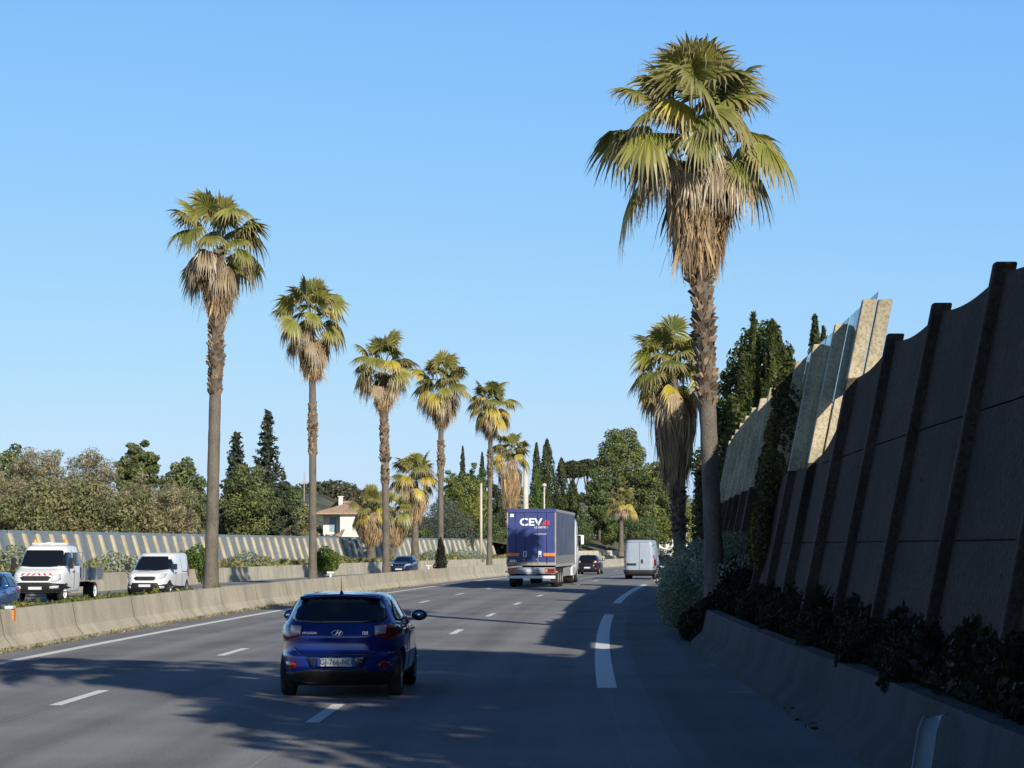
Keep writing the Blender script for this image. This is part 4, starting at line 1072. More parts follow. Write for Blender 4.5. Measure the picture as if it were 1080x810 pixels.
# ---- palms of the right verge
GR = 'palms along the right verge'
palm('fan_palm', 'tall near palm at the right with big crown, brown skirt and scaly trunk', AT(753, 50.5), 50.5, .7, 11.55, GR, 83, 2.9, 54, (5.35, 10.6), 2.4, .74, .205, (-.42, 0), flare=1.25, yellow=.12, dead=.16, nseg=34, boot_r=1.5)
palm('fan_palm', 'second palm of the right verge with long shaggy skirt beside the tall near palm', AT(717, 94), 94, .6, ZT(400, 94), GR, 97, 2.9, 46, (2.5, 6.4), 4.0, .88, .26, (-.3, 0), flare=1.3, yellow=.16, dead=.08, green=1.05)
tr = thing('ivy_trunk', (AT(738.5, 75), 75, .6), 0, 'slim dark bare trunk between the two right verge palms', 'tree')
mb = MB(); mb.tube([(0, 0, -.3), (.03, 0, 1.5), (-.05, 0, 3.2), (.0, 0, 4.6)], [.22, .17, .15, .13], 9); mb.build('trunk', M['bark'], tr); tr.name = 'ivy_clad_tree'
foliage('crown', [(0, 0, 2.2, .3, .3, 2.0), (0, 0, 4.3, .35, .35, .6)], 900, .14, PAL['dark'], 5, tr)
for i, (x, y, z, sd, sk) in enumerate([(4.0, 13.5, 12.2, 101, 2.4), (4.5, -7.0, 11.2, 103, 2.2)]):
    palm('fan_palm', ['palm of the right verge beside the near end of the shaded barrier', 'palm of the right verge behind the start of the shaded barrier'][i], x, y, .6, z, GR, sd, 2.9, 40, (5, 9.5), sk, .85, .26)

# ---- trees right of the wall
jt = thing('juniper_tree', (AT(800, 88), 88, 1.3), 0, 'dense dark juniper mass rising behind the noise wall right of the tall palm', 'tree')
trunk_mesh(jt, 6.5, .3, 201, 6, spread=1.4)
jb = []; rj = random.Random(4)
for px, top, hw in [(762, 420, 16), (772, 385, 18), (784, 358, 18), (795, 342, 16), (806, 338, 15), (818, 346, 16), (829, 362, 17), (838, 385, 14), (846, 405, 12), (800, 400, 34), (780, 430, 30), (820, 430, 30)]:
    zt_ = ZT(top, 88)-1.3; r_ = hw*1.15*88/F; hz = min(zt_*.5, 2.4)
    jb.append((AT(px, 88)-AT(800, 88), rj.uniform(-1.2, .8), zt_-hz, r_, r_*1.2, hz))
    for q_ in range(4):
        jb.append((AT(px, 88)-AT(800, 88)+rj.uniform(-.8, .8)*r_, rj.uniform(-1.6, 0), zt_-rj.uniform(.3, 4.5), .28, .3, rj.uniform(.5, .9)))
foliage('crown', jb, 19000, .19, PAL['jun'], 201, jt, aspect=1.9, spread=.7)
for i, (px, top, hw, d, lab) in enumerate([(796, 332, 9, 84, 'tallest feathery peak of the dark juniper group behind the noise wall'), (816, 340, 11, 83, 'feathery conical juniper on the right of the dark juniper group')]):
    cypress('juniper_tree', lab, px, top, hw, d, 'jun', 203+i, 1.3, 5000, .26, cat='tree')
cypress('cypress_tree', 'slender dark cypress above the glass panes of the noise wall', 861, 334, 17, 98, 'cyp', 207, 1.3, 3000, .26)
cypress('cypress_tree', 'shorter twin stem on the right of the slender cypress above the glass panes', 870, 346, 12, 98.5, 'cyp', 209, 1.3, 2000, .26)
broad_tree('leafy_tree', 'low dark tree under the juniper behind the palms and the wall', 'tree', 772, 440, 30, 104, 'dark', 211, 1.2, 4500, .26, trunkf=.05, nb=12)
# the wood on the bank whose shadow falls over the road
SH = [(8.6, 21.5, 11.5, 2.4), (10.5, 16.5, 13.5, 3.0), (8.6, 4.5, 12.5, 2.8), (12.0, 1.0, 13.5, 3.2), (9.0, -4.0, 12.0, 3.0), (14.5, 8.0, 14.0, 3.4), (8.8, 8.5, 16.5, 3.0), (11.8, 12.5, 17.0, 3.4), (8.4, 13.5, 13.0, 2.6), (14.0, -7.0, 14.0, 3.5)]
for i, (x, y, h, w) in enumerate(SH):
    broad_tree('bank_tree', 'evergreen tree on the bank behind the near end of the noise wall', 'tree', 0, 0, w, 0, 'dark', 300+i, 1.2, 1500, .42, 'trees on the bank behind the near noise wall', xy=(x, y), H=h, trunkf=.30, nb=11)

# ---- wood beyond the left screen
GT = 'trees behind the left screen'
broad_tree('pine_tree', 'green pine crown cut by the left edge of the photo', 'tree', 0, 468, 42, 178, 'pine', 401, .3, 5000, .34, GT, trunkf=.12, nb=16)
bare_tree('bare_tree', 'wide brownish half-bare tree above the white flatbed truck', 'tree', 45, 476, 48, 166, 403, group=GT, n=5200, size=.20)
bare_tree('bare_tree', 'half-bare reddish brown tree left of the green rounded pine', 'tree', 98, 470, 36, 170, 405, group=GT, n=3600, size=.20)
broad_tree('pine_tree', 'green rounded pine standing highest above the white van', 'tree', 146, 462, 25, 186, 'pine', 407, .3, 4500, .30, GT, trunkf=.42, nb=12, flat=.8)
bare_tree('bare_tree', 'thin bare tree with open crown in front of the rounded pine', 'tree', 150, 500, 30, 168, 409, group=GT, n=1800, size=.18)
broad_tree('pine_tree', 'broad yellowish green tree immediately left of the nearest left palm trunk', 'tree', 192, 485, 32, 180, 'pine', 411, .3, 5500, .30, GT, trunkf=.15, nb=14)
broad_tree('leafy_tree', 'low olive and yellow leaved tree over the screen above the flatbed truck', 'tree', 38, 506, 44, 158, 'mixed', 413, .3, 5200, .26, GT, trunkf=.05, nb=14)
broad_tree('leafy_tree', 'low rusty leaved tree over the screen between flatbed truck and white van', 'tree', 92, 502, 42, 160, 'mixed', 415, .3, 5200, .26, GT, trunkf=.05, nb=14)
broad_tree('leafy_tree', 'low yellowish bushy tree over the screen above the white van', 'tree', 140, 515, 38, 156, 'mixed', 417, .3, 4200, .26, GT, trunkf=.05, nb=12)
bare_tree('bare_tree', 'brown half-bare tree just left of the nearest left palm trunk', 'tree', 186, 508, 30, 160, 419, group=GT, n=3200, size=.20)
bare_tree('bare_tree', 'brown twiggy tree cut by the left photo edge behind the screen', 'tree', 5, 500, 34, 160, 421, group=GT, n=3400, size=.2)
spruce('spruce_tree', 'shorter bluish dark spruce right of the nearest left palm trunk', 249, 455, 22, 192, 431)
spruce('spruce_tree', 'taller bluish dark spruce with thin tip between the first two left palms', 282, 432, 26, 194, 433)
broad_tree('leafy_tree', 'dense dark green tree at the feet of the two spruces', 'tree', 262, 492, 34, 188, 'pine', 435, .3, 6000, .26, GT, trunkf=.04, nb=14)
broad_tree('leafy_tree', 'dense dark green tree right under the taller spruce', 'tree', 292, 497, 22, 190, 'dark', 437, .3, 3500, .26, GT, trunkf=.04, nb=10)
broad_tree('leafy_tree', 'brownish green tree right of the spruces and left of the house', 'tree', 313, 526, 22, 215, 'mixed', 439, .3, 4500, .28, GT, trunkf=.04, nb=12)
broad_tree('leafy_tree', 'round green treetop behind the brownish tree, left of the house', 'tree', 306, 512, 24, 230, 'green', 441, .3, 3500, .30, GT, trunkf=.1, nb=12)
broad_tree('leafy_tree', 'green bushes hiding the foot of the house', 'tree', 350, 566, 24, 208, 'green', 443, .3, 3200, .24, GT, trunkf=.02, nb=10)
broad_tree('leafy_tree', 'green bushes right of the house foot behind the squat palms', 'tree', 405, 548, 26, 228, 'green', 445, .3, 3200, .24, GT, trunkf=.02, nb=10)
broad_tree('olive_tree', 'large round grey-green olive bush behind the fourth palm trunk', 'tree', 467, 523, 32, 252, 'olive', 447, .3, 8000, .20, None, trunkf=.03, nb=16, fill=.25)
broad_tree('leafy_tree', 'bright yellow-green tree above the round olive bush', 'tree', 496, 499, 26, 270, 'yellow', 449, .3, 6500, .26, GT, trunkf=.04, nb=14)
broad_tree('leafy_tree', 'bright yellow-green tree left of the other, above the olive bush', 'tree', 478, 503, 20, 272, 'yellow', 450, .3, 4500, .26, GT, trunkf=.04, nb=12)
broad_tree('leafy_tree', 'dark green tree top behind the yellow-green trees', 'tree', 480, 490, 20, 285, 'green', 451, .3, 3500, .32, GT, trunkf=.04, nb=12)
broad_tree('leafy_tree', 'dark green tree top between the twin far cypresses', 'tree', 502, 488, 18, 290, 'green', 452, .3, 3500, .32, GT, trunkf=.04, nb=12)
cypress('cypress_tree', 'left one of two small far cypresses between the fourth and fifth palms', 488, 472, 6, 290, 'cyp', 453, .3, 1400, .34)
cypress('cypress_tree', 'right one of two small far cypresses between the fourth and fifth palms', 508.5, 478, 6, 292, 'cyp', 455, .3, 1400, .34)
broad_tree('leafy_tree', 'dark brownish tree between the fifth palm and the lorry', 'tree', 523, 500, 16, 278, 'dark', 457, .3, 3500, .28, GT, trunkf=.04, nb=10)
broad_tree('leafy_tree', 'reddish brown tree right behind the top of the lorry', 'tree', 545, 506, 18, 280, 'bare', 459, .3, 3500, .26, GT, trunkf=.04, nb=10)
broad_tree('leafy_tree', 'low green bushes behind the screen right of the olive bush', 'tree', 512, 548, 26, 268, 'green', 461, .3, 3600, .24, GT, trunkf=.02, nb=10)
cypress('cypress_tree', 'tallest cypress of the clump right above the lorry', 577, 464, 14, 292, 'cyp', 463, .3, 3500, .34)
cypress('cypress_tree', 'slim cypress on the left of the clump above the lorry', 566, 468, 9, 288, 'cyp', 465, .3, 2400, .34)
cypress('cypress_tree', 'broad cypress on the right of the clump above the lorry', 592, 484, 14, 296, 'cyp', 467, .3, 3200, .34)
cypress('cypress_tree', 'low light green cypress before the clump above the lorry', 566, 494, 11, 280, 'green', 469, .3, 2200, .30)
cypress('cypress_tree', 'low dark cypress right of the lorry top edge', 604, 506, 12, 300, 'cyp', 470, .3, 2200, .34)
def stone_pine(px, top, hw, d, seed, label):
    H = ZT(top, d)-2; w = hw*d/F
    t = thing('stone_pine', (AT(px, d), d, 2), 0, label, 'tree', None)
    mb = MB(); mb.tube([(0, 0, -1), (.3, 0, H*.5), (0, 0, H*.9)], [.45, .35, .2], 7)
    for a in (0, 2.1, 4.2): mb.tube([(.1, 0, H*.6), (math.cos(a)*w*.6, math.sin(a)*w*.6, H*.9)], [.2, .08], 5)
    mb.build('trunk', M['bark'], t)
    foliage('crown', [(w*.45*math.cos(a), w*.45*math.sin(a), H*.92, w*.55, w*.55, H*.07+.4) for a in (0, 1.3, 2.6, 3.9, 5.2)]+[(0, 0, H*.95, w*.6, w*.6, H*.06+.4)], 2600, .5, PAL['olive'] if False else [(.06, .075, .035), (.08, .095, .045)], seed, t)
stone_pine(604, 489, 14, 430, 471, 'flat-topped far umbrella pine left of the large green pine')
stone_pine(619, 487, 14, 450, 473, 'second flat-topped far umbrella pine touching the large green pine')
broad_tree('pine_tree', 'large green pine dominating the skyline above the white panel van', 'tree', 655, 452, 34, 300, 'pine', 475, 3.0, 13000, .36, None, trunkf=.06, nb=22, fill=.3)
broad_tree('pine_tree', 'lower right shoulder of green pines beside the large pine', 'tree', 690, 486, 26, 296, 'pine', 477, 3.0, 8000, .34, None, trunkf=.04, nb=16)
broad_tree('leafy_tree', 'dark green tree on the left flank of the large pine', 'tree', 632, 496, 20, 290, 'green', 479, 3.0, 5000, .32, None, trunkf=.04, nb=12)
GB_ = 'rounded bushes on the far grass slope'
for i, (px, top, hw, d, pal, lab) in enumerate([
    (612, 548, 15, 286, 'green', 'round clipped dark bush right of the lorry cab'),
    (640, 546, 16, 292, 'green', 'round bush left of the small yellowish palm'),
    (676, 545, 22, 290, 'green', 'wide green bush right behind the roof of the panel van'),
    (700, 540, 18, 296, 'yellow', 'yellowish bush between panel van and right verge palms'),
    (730, 520, 20, 310, 'yellow', 'bright bush seen between the two right verge palm trunks'),
    (755, 515, 22, 320, 'green', 'green bush seen right of the tall palm foot')]):
    broad_tree('bush', lab, 'bush', px, top, hw, d, pal, 500+i, 2.2, 3600, .26, GB_, trunkf=.01, nb=12)
for i, (px, top, hw, d, pal) in enumerate([(330, 556, 30, 240, 'mixed'), (240, 545, 40, 200, 'pine'), (440, 556, 24, 240, 'green'), (545, 548, 30, 285, 'dark'), (590, 538, 24, 310, 'dark'), (620, 525, 20, 330, 'dark'), (470, 545, 30, 262, 'dark')]):
    broad_tree('hedge_tree', ['low brown-green shrub mass left of the house foot', 'low shrub mass under the spruces', 'low green shrub mass left of the olive bush', 'dark low trees behind the lorry', 'dark low trees behind the lorry cab', 'dark low trees before the umbrella pines', 'dark tree filling the gap behind the olive bush'][i], 'bush', px, top, hw, d, pal, 520+i, .5, 3600, .28, trunkf=.01, nb=12)

# far hills
def hill(name, pts, d, depth, mat):
    """ridge given as (px, y) points at distance d"""
    mb = MB(); vs = []; fs = []; n = 0
    xs = np.linspace(pts[0][0], pts[-1][0], 90)
    ys = np.interp(xs, [p[0] for p in pts], [p[1] for p in pts])
    rs = np.random.default_rng(5); rows = 7
    for j in range(rows):
        f = j/(rows-1)
        for x, y in zip(xs, ys):
            dd = d-depth*(1-f); z = ZT(y, d)*math.sin(f*math.pi/2)+rs.normal(0, .35)*f
            vs.append((AT(x, d), dd, z-(1-f)*1.0))
    N = len(xs)
    for j in range(rows-1):
        for i in range(N-1): fs.append((j*N+i, j*N+i+1, (j+1)*N+i+1, (j+1)*N+i))
    mb.add(vs, fs, None, True); return struct(mb.build(name, mat))
hill('hill', [(-200, 560), (60, 545), (200, 532), (290, 524), (340, 520), (362, 524), (385, 540), (420, 549), (520, 540), (600, 530), (700, 534), (900, 545), (1300, 560)], 900, 260, M['hill'])
woods = foliage('woods', [(AT(px, 860), 860, ZT(y, 860), w*.38, 12, h) for px, y, w, h in [(300, 528, 26, 3), (318, 524, 30, 3.5), (338, 520, 34, 4), (352, 519, 28, 4.5), (368, 526, 26, 4), (382, 540, 24, 4), (402, 550, 30, 3), (430, 552, 30, 3), (600, 530, 30, 3), (280, 532, 30, 3), (640, 530, 40, 3), (560, 536, 40, 3)]], 9000, 1.5, [(.09, .11, .065), (.12, .13, .075), (.14, .12, .08)], 61, None)
tag(woods, 'distant wooded hill line left of and behind the house', 'woods', kind='stuff')
mast = thing('mast', (AT(321, 700), 700, 20), 0, 'thin distant mast on the hill between the second and third palm', 'mast')
mb = MB(); mb.tube([(0, 0, -6), (0, 0, 6)], [.25, .12], 5); mb.box(-.9, .9, -.05, .05, 2.5, 2.9); mb.build('pole', M['truck_grey'], mast)

# ---- house
hx, hy = AT(352, 232), 232.0; k = 232/F
h = thing('house', (hx, hy, 0), R(0), 'white villa with low tiled roof and a chimney behind the left screen', 'house')
x0, x1, ze, zr = -17*k, 33*k, ZT(541, 232), ZT(531, 232)
mb = MB(); mb.box(7*k, x1-.5, 0, 8, 0, ze); mb.box(x0+.5, 7*k-.01, 1.6, 8, 0, ze); mb.build('wall', M['house'], h)
mb = MB()
a, b_ = (x0-.3, -.5), (x1+.3, 8.6)
vs = [(a[0], a[1], ze), (b_[0], a[1], ze), (b_[0], b_[1], ze), (a[0], b_[1], ze), (x0+3.6, 4, zr+.35), (x1-3.2, 4, zr+.35)]
vs += [(a[0], a[1], ze-.16), (b_[0], a[1], ze-.16), (b_[0], b_[1], ze-.16), (a[0], b_[1], ze-.16)]
mb.add(vs, [(0, 1, 5, 4), (1, 2, 5), (2, 3, 4, 5), (3, 0, 4), (0, 6, 7, 1), (1, 7, 8, 2), (2, 8, 9, 3), (3, 9, 6, 0), (6, 9, 8, 7)]); rf = mb.build('roof', M['tile'], h)
mb = MB(); mb.box(.3, .75, 3.0, 3.5, ze, zr+.75); mb.box(.22, .83, 2.92, 3.58, zr+.75, zr+.84); mb.build('chimney', M['house'], rf)
for wx in (x0+1.2, x0+2.2):
    mb = MB(); mb.box(wx, wx+.7, 1.56, 1.6, ze-2.0, ze-.5); w_ = mb.build('window', M['shutter'], h)
mb = MB(); mb.add([(x0+1.2, -2.8, ze-2.9), (9*k, -2.8, ze-2.9), (9*k, -.05, ze-1.75), (x0+3.0, -.05, ze-1.75)], [(0, 1, 2, 3)]); mb.build('porch_roof', M['tile'], h)
mb = MB(); mb.box(x0+1.6, 9*k-.1, -2.2, -.1, 0, ze-2.9); mb.build('porch', M['house'], h)
hb = thing('small_building', (AT(206, 210), 210, 0), 0, 'small white wall and low roof glimpsed left of the nearest left palm trunk', 'building')
z1 = ZT(564, 210); mb = MB(); mb.box(-1.1, 1.1, 0, 4, 0, z1); mb.build('wall', M['house'], hb)
mb = MB(); mb.add([(-1.4, -.3, z1+.003), (1.4, -.3, z1+.003), (1.2, 2, z1+.5), (-1.2, 2, z1+.5), (1.4, 4.3, z1+.003), (-1.4, 4.3, z1+.003)], [(0, 1, 2, 3), (3, 2, 4, 5), (0, 3, 5), (1, 4, 2)]); mb.build('roof', M['tile'], hb)
hc = thing('small_building', (AT(708, 345), 345, 1.5), 0, 'white building glimpsed above the silvery bush right of the panel van', 'building')
z1 = ZT(546, 345)-1.5; mb = MB(); mb.box(-2.0, 1.2, 0, 5, 0, z1); mb.box(2.2, 6.5, -1, 4, 0, z1-.9); mb.build('wall', M['house'], hc)
for wx in (-1.5, -.3):
    mb = MB(); mb.box(wx, wx+.7, -.04, -.003, z1-1.8, z1-.7); mb.build('window', M['shutter'], hc)
mb = MB(); mb.add([(-2.3, -.3, z1+.003), (1.5, -.3, z1+.003), (1.5, 5.2, z1+.5), (-2.3, 5.2, z1+.5)], [(0, 1, 2, 3)]); mb.build('roof', M['tile'], hc)
hd_ = thing('garden_wall', (AT(620, 335), 335, 3), 0, 'grey tiled roof of a low outbuilding behind the round bushes', 'building')
mb = MB(); mb.box(-3.5, 3.5, 0, 4, -1, ZT(541, 335)-3); mb.build('wall', M['house'], hd_)
zq = ZT(541, 335)-3; mb = MB(); mb.add([(-4, -.4, zq+.003), (4, -.4, zq+.003), (3, 3, zq+1.1), (-3, 3, zq+1.1)], [(0, 1, 2, 3)]); mb.build('roof', M['truck_grey'], hd_)
hd_.name = 'outbuilding'

# ---- poles
for px, top, d, r_, lab, head in [(554.5, 484, 240, .30, 'thick pale concrete pole rising behind the lorry roof', 0), (507.5, 510, 235, .14, 'thin pale pole between the yellow-green tree and the fifth palm', 0), (574, 514, 262, .10, 'thin lamp pole before the cypress clump above the lorry', 1)]:
    t = thing('lamp_pole' if head else 'concrete_pole', (AT(px, d), d, .2), 0, lab, 'pole')
    H = ZT(top, d)-.2; mb = MB(); mb.tube([(0, 0, 0), (0, 0, H)], [r_*1.25, r_*.85], 10); mb.build('pole', M['pole'], t)
    if head:
        mb = MB(); mb.lathe([(.001, H+.01), (.28, H+.1), (.28, H+.35), (.001, H+.5)], 'z', 12); mb.build('lamp', M['pole'], t)

# ---- near vegetation
def bush(name, label, x, y, z, blobs, n, size, pal, seed, group=None, aspect=1.8):
    t = thing(name, (x, y, z), 0, label, 'bush', group)
    rs = random.Random(seed); mb = MB()
    for i in range(9):
        a = rs.uniform(0, 6.28); L = blobs[0][3]*rs.uniform(.4, .9); h_ = max(b[2]+b[5]*.5 for b in blobs)*rs.uniform(.5, .95)
        mb.tube([(0, 0, -.1), (math.cos(a)*L*.4, math.sin(a)*L*.4, h_*.5), (math.cos(a)*L, math.sin(a)*L, h_)], [.03, .02, .008], 5)
    mb.build('stem', M['bark'], t)
    foliage('leaves', blobs, n, size, PAL[pal], seed, t, aspect=aspect, fill=.4)
    return t
bx_, by_ = AT(722, 53), 53
bush('silvery_bush', 'large silvery grey bush at the end of the right shoulder barrier', RX(53)+2.3, 53, .0,
     [(-.25, 0, 1.0, .75, .9, .95), (.25, .5, 1.5, .75, .9, .8), (.8, 0, 1.75, .8, .8, .7), (-.55, -.6, .8, .5, .7, .7), (.5, -.8, 1.2, .8, .8, .9), (1.3, -.2, 1.5, .7, .8, .8), (-.1, 1.2, 1.3, .8, 1.0, .9), (1.25, -3.2, 1.1, .7, .9, 1.0), (.7, -2.6, .9, .7, .8, .9), (1.9, -2.6, 1.3, .6, .9, .8)], 19000, .075, 'silver', 601)
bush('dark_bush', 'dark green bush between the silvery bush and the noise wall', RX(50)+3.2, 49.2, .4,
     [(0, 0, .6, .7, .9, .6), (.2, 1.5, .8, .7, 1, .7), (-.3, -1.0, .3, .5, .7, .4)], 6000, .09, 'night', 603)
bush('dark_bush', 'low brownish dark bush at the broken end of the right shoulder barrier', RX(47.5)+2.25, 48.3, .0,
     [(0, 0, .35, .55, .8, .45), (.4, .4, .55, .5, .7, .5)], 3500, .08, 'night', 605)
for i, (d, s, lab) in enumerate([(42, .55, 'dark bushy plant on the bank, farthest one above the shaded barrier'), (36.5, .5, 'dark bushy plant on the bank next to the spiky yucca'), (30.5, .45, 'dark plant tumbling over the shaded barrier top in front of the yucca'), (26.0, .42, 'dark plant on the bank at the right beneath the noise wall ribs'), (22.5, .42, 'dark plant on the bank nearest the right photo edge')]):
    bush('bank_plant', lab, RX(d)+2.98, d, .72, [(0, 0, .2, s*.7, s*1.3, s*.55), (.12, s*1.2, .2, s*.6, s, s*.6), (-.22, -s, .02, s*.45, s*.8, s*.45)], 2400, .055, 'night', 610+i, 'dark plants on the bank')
iv = thing('ivy', (0, 0, 0), 0, 'ivy with yellowish leaves climbing over the glass panes of the noise wall', 'creeper')
bl = []
for i in range(9):
    d = 47.2+.30*i; z = [3.6, 4.6, 5.6][i % 3]+.25*math.sin(i*2.3); bl.append((RX(d)+WO(z)-.12, d, z, .28, .55, .62))
for i in range(6):
    d = 47+.45*i; z = 2.3+.9*(i % 2); bl.append((RX(d)+WO(z)-.16, d, z, .18, .6, .8))
foliage('leaves', bl, 6500, .12, [(.05, .06, .02), (.09, .09, .025), (.2, .17, .03), (.04, .05, .02)], 77, iv, aspect=1.3)
iv2 = thing('ivy', (0, 0, 0), 0, 'darker ivy near the far end of the noise wall by the white-topped post', 'creeper')
foliage('leaves', [(RX(66)+WO(1.6)-.12, 66, 1.6, .2, 1.6, .9), (RX(74)+WO(1.8)-.12, 74, 1.8, .2, 2.0, .9)], 2500, .12, PAL['dark'], 79, iv2, aspect=1.3)

# spiky yucca on the bank
yu = thing('yucca_plant', (RX(32.5)+3.15, 32.5, .95), 0, 'spiky dark yucca rosette on the bank under the noise wall', 'plant')
rs = np.random.default_rng(9); q = []; c = []
for i in range(90):
    a = i*2.4; el = R(88-95*(i/90)); L = rs.uniform(.42, .62); d_ = np.array([math.cos(a)*math.cos(el), math.sin(a)*math.cos(el), math.sin(el)])
    sd = nrm(np.cross(d_, [0, 0, 1.0])+1e-3); o = np.array([0, 0, .15]); p = [o, o+d_*L*.5, o+d_*L+np.array([0, 0, -.04])]; w_ = [.018, .02, .002]
    for j in range(2): q.append([p[j]-sd*w_[j], p[j]+sd*w_[j], p[j+1]+sd*w_[j+1], p[j+1]-sd*w_[j+1]]); c.append(np.array((.03, .045, .02))*rs.uniform(.7, 1.4))
np_quads('leaves', np.array(q), np.array(c), M['leaf'], yu)
mb = MB(); mb.tube([(0, 0, -.2), (0, 0, .2)], [.06, .05], 7); mb.build('stem', M['bark'], yu)

def weeds(name, label, strips, n, size, pal, seed, hgt):
    """blades and small leaves along the road: strips of (d0, d1, off0, off1, z0, z1)"""
    rs = np.random.default_rng(seed); P_, = [[]]
    w = np.array([(s[1]-s[0])*(s[3]-s[2]) for s in strips]); w = w/w.sum()
    k = rs.choice(len(strips), n, p=w); S = np.array(strips)[k]
    d = S[:, 0]+(S[:, 1]-S[:, 0])*rs.random(n); o = S[:, 2]+(S[:, 3]-S[:, 2])*rs.random(n)
    clump = .5+.5*np.sin(d*2.1+np.sin(o*7)*2)*np.sin(d*.73+1)
    hh = hgt*rs.random(n)**1.3*(.35+.9*clump)
    z = S[:, 4]+(S[:, 5]-S[:, 4])*(o-S[:, 2])/(S[:, 3]-S[:, 2])+hh
    p = np.stack([RX(d)+o, d, z], 1); u = rs.normal(0, 1, (n, 3)); u[:, 2] = abs(u[:, 2])*.4
    pl = np.array(PAL[pal]); c = pl[rs.integers(0, len(pl), n)]*rs.uniform(.6, 1.4, (n, 1))
    V, c = leaf_cards(p, nrm(u), size, c, 2.4, rs)
    o_ = np_quads(name, V, c, M['leaf']); return tag(o_, label, 'weeds', kind='stuff')
weeds('median_weeds', 'green and yellowish weeds growing behind the left barrier', [(40, 72, -14.4, -12.45, .10, .40), (40, 62, -14.2, -12.5, .28, .42)], 26000, .065, 'weeds', 701, .42)
weeds('median_grass', 'sparse low grass of the median further along the palms', [(72, 230, -14.5, -12.45, .05, .15)], 9000, .12, 'weeds', 703, .35)
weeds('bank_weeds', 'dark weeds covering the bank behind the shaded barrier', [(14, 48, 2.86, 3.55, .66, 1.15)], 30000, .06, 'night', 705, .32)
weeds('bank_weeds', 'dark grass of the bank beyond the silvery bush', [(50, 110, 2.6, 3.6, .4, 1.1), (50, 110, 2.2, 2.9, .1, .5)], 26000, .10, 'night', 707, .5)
weeds('verge_weeds', 'rough grass and shrubs below the slanted left screen', [(85, 260, -32.8, -26.8, .2, .35)], 22000, .20, 'mixed', 709, .7)
weeds('barrier_foot_weeds', 'dry leaves and sprigs collected along the foot of the left barrier', [(38, 110, -11.95, -11.65, .0, .02)], 2600, .045, 'bare', 711, .07)
weeds('barrier_foot_weeds', 'small dark weeds along the foot of the shaded right barrier', [(24, 46, 2.15, 2.36, .0, .03)], 120, .04, 'night', 713, .12)
for i, (px, d, w_, h_, pal, lab) in enumerate([(18, 112, 1.6, 2.1, 'silver', 'grey-green shrub below the screen at the left photo edge'), (122, 112, 1.7, 1.7, 'silver', 'grey-green shrub below the screen between flatbed truck and white van'), (197, 128, 1.6, 1.7, 'silver', 'grey-green shrub left of the nearest left palm trunk below the screen'),
      (209, 126, 1.2, 2.1, 'green', 'green shrub left of the nearest left palm foot'), (262, 146, 1.9, 1.6, 'silver', 'silvery shrub between the first two left palms'), (300, 158, 1.2, 1.0, 'green', 'small green shrub near the second palm trunk'),
      (343, 158, 1.1, 2.0, 'green', 'leaning green shrub right of the second palm trunk'), (352, 172, 1.6, 1.4, 'mixed', 'dry shrub between second and third palms below the screen'), (455, 205, 1.6, 1.6, 'silver', 'grey shrub left of the fourth palm foot below the screen'), (490, 225, 2.2, 1.7, 'silver', 'grey shrub between the fourth and fifth palm below the screen')]):
    bush('verge_shrub', lab, AT(px, d), d, .2, [(0, 0, h_*.45, w_*.6, w_*.6, h_*.5), (w_*.5, .2, h_*.4, w_*.5, w_*.5, h_*.42), (-w_*.5, -.2, h_*.35, w_*.5, w_*.5, h_*.4)], 1700, .16, pal, 720+i, 'shrubs below the left screen')
cypress('cypress_shrub', 'nearly black little pointed shrub at the foot of the fourth palm', 0, 0, 0, 0, 'night', 741, .1, 1600, .12, xy=(MP(134.8)+.05, 133.2), width=.38, H=2.5, cat='shrub')

# ---- small road furniture
rf_ = thing('barrier_reflector', (AT(63, 45.2), 45.0, 0), 0, 'orange reflector with white cap on the left concrete barrier', 'reflector')
ox = RX(45)-12.2-AT(63, 45.2)
mb = MB(); mb.box(ox-.02, ox+.03, -.10, .10, .42, .78); mb.build('plate', M['orange'], rf_, bevel=.01)
mb = MB(); mb.box(ox-.16, ox+.02, -.14, .14, .80, .87); mb.build('cap', M['plate'], rf_, bevel=.02)
for px, d, lab in ((323, 91, 'small white marker on the left barrier beside the blue hatchback'), (427, 122, 'small white marker on the left barrier below the oncoming navy car')):
    t = thing('barrier_marker', (RX(d)-12.3, d, .80), 0, lab, 'reflector')
    mb = MB(); mb.box(-.04, .04, -.05, .05, .0, .16); mb.build('post', M['plate'], t); mb = MB(); mb.box(-.16, .16, -.07, .07, .16, .24); mb.build('cap', M['plate'], t, bevel=.02)
gt = thing('drain_chute', (RX(18.2)+2.42, 18.2, 0), 0, 'pale plastic drain chute hanging over the shaded right barrier', 'gutter')
mb = MB(); vs = []; path = [(.14, .12, .66), (.08, .06, .64), (.02, -.02, .54), (-.03, -.12, .36), (-.10, -.30, .16), (-.26, -.55, .04)]; n = 9
for (px_, py_, pz_) in path:
    for j in range(n):
        a = math.pi*(1+j/(n-1)); vs.append((px_+.085*math.cos(a)-.05, py_-.07*math.sin(a)-.06, pz_+.03*math.sin(a)+.04))
mb.add(vs, [(i*n+j, i*n+j+1, (i+1)*n+j+1, (i+1)*n+j) for i in range(len(path)-1) for j in range(n-1)], None, True)
g = mb.build('channel', M['pvc'], gt); md = g.modifiers.new('s', 'SOLIDIFY'); md.thickness = .012

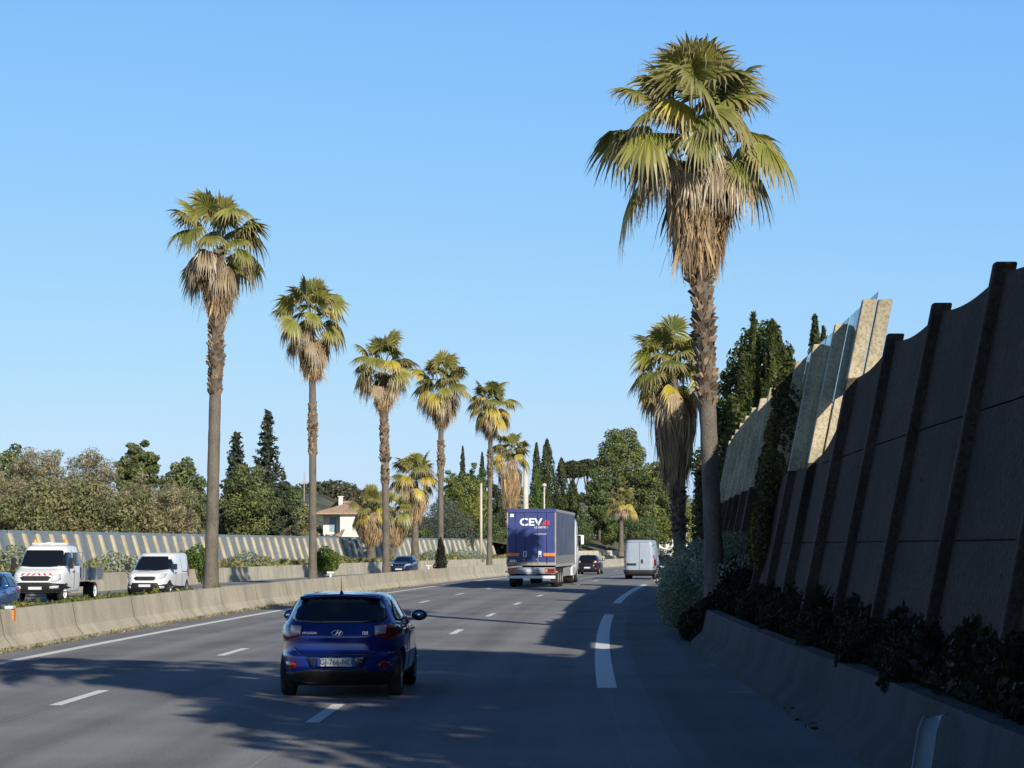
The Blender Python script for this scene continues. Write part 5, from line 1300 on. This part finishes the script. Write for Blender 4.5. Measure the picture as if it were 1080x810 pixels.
# ================================================================== LIGHT, SKY, CAMERA
AZ_BACK = R(25); EL = R(26)
sd = Vector((math.sin(AZ_BACK)*math.cos(EL), -math.cos(AZ_BACK)*math.cos(EL), math.sin(EL)))
li = bpy.data.lights.new('sun', 'SUN'); li.energy = 5.4; li.angle = R(.5); li.color = (1.0, .93, .80)
lo = bpy.data.objects.new('sun', li); COL.objects.link(lo); lo.rotation_euler = sd.to_track_quat('Z', 'Y').to_euler()
w = bpy.data.worlds.new('World'); sc.world = w; w.use_nodes = True
n = w.node_tree.nodes; l = w.node_tree.links; bg = n['Background']
sky = n.new('ShaderNodeTexSky'); sky.sky_type = 'NISHITA'; sky.sun_disc = False; sky.sun_elevation = EL
sky.sun_rotation = math.atan2(sd.x, sd.y); sky.altitude = 0; sky.air_density = 1.0; sky.dust_density = .4; sky.ozone_density = 1.5
def wm(op, a, b_):
    x = n.new('ShaderNodeMath'); x.operation = op
    for i, v in enumerate((a, b_)):
        if isinstance(v, (int, float)): x.inputs[i].default_value = v
        else: l.new(v, x.inputs[i])
    return x.outputs[0]
# compress the horizon glow; sky above the view dimmed to lower ambient light
sp = n.new('ShaderNodeSeparateColor'); l.new(sky.outputs[0], sp.inputs[0])
cb = n.new('ShaderNodeCombineColor')
tcw = n.new('ShaderNodeTexCoord'); sz = n.new('ShaderNodeSeparateXYZ'); l.new(tcw.outputs['Generated'], sz.inputs[0])
mr = n.new('ShaderNodeMapRange'); mr.inputs[1].default_value = .22; mr.inputs[2].default_value = .55; mr.inputs[3].default_value = 1.0; mr.inputs[4].default_value = .16; mr.interpolation_type = 'SMOOTHSTEP'
l.new(sz.outputs[2], mr.inputs[0])
S_ = .12
for i, (g_, k_) in enumerate([(.80, .565), (.53, .74), (.06, .985)]):
    v = wm('MULTIPLY', wm('POWER', wm('MULTIPLY', sp.outputs[i], S_), g_), k_/S_)
    l.new(wm('MULTIPLY', v, mr.outputs[0]), cb.inputs[i])
l.new(cb.outputs[0], bg.inputs[0]); bg.inputs[1].default_value = S_
cam = bpy.data.cameras.new('camera'); co = bpy.data.objects.new('camera', cam); COL.objects.link(co); sc.camera = co
cam.sensor_width = 36; cam.lens = F/1080*36; cam.clip_end = 6000; cam.clip_start = .1
co.location = (0, 0, CAMZ); co.rotation_euler = (R(90)+math.atan(171/F), 0, 0)
sc.view_settings.view_transform = 'Standard'; sc.view_settings.look = 'None'; sc.view_settings.exposure = 0; sc.view_settings.gamma = 1
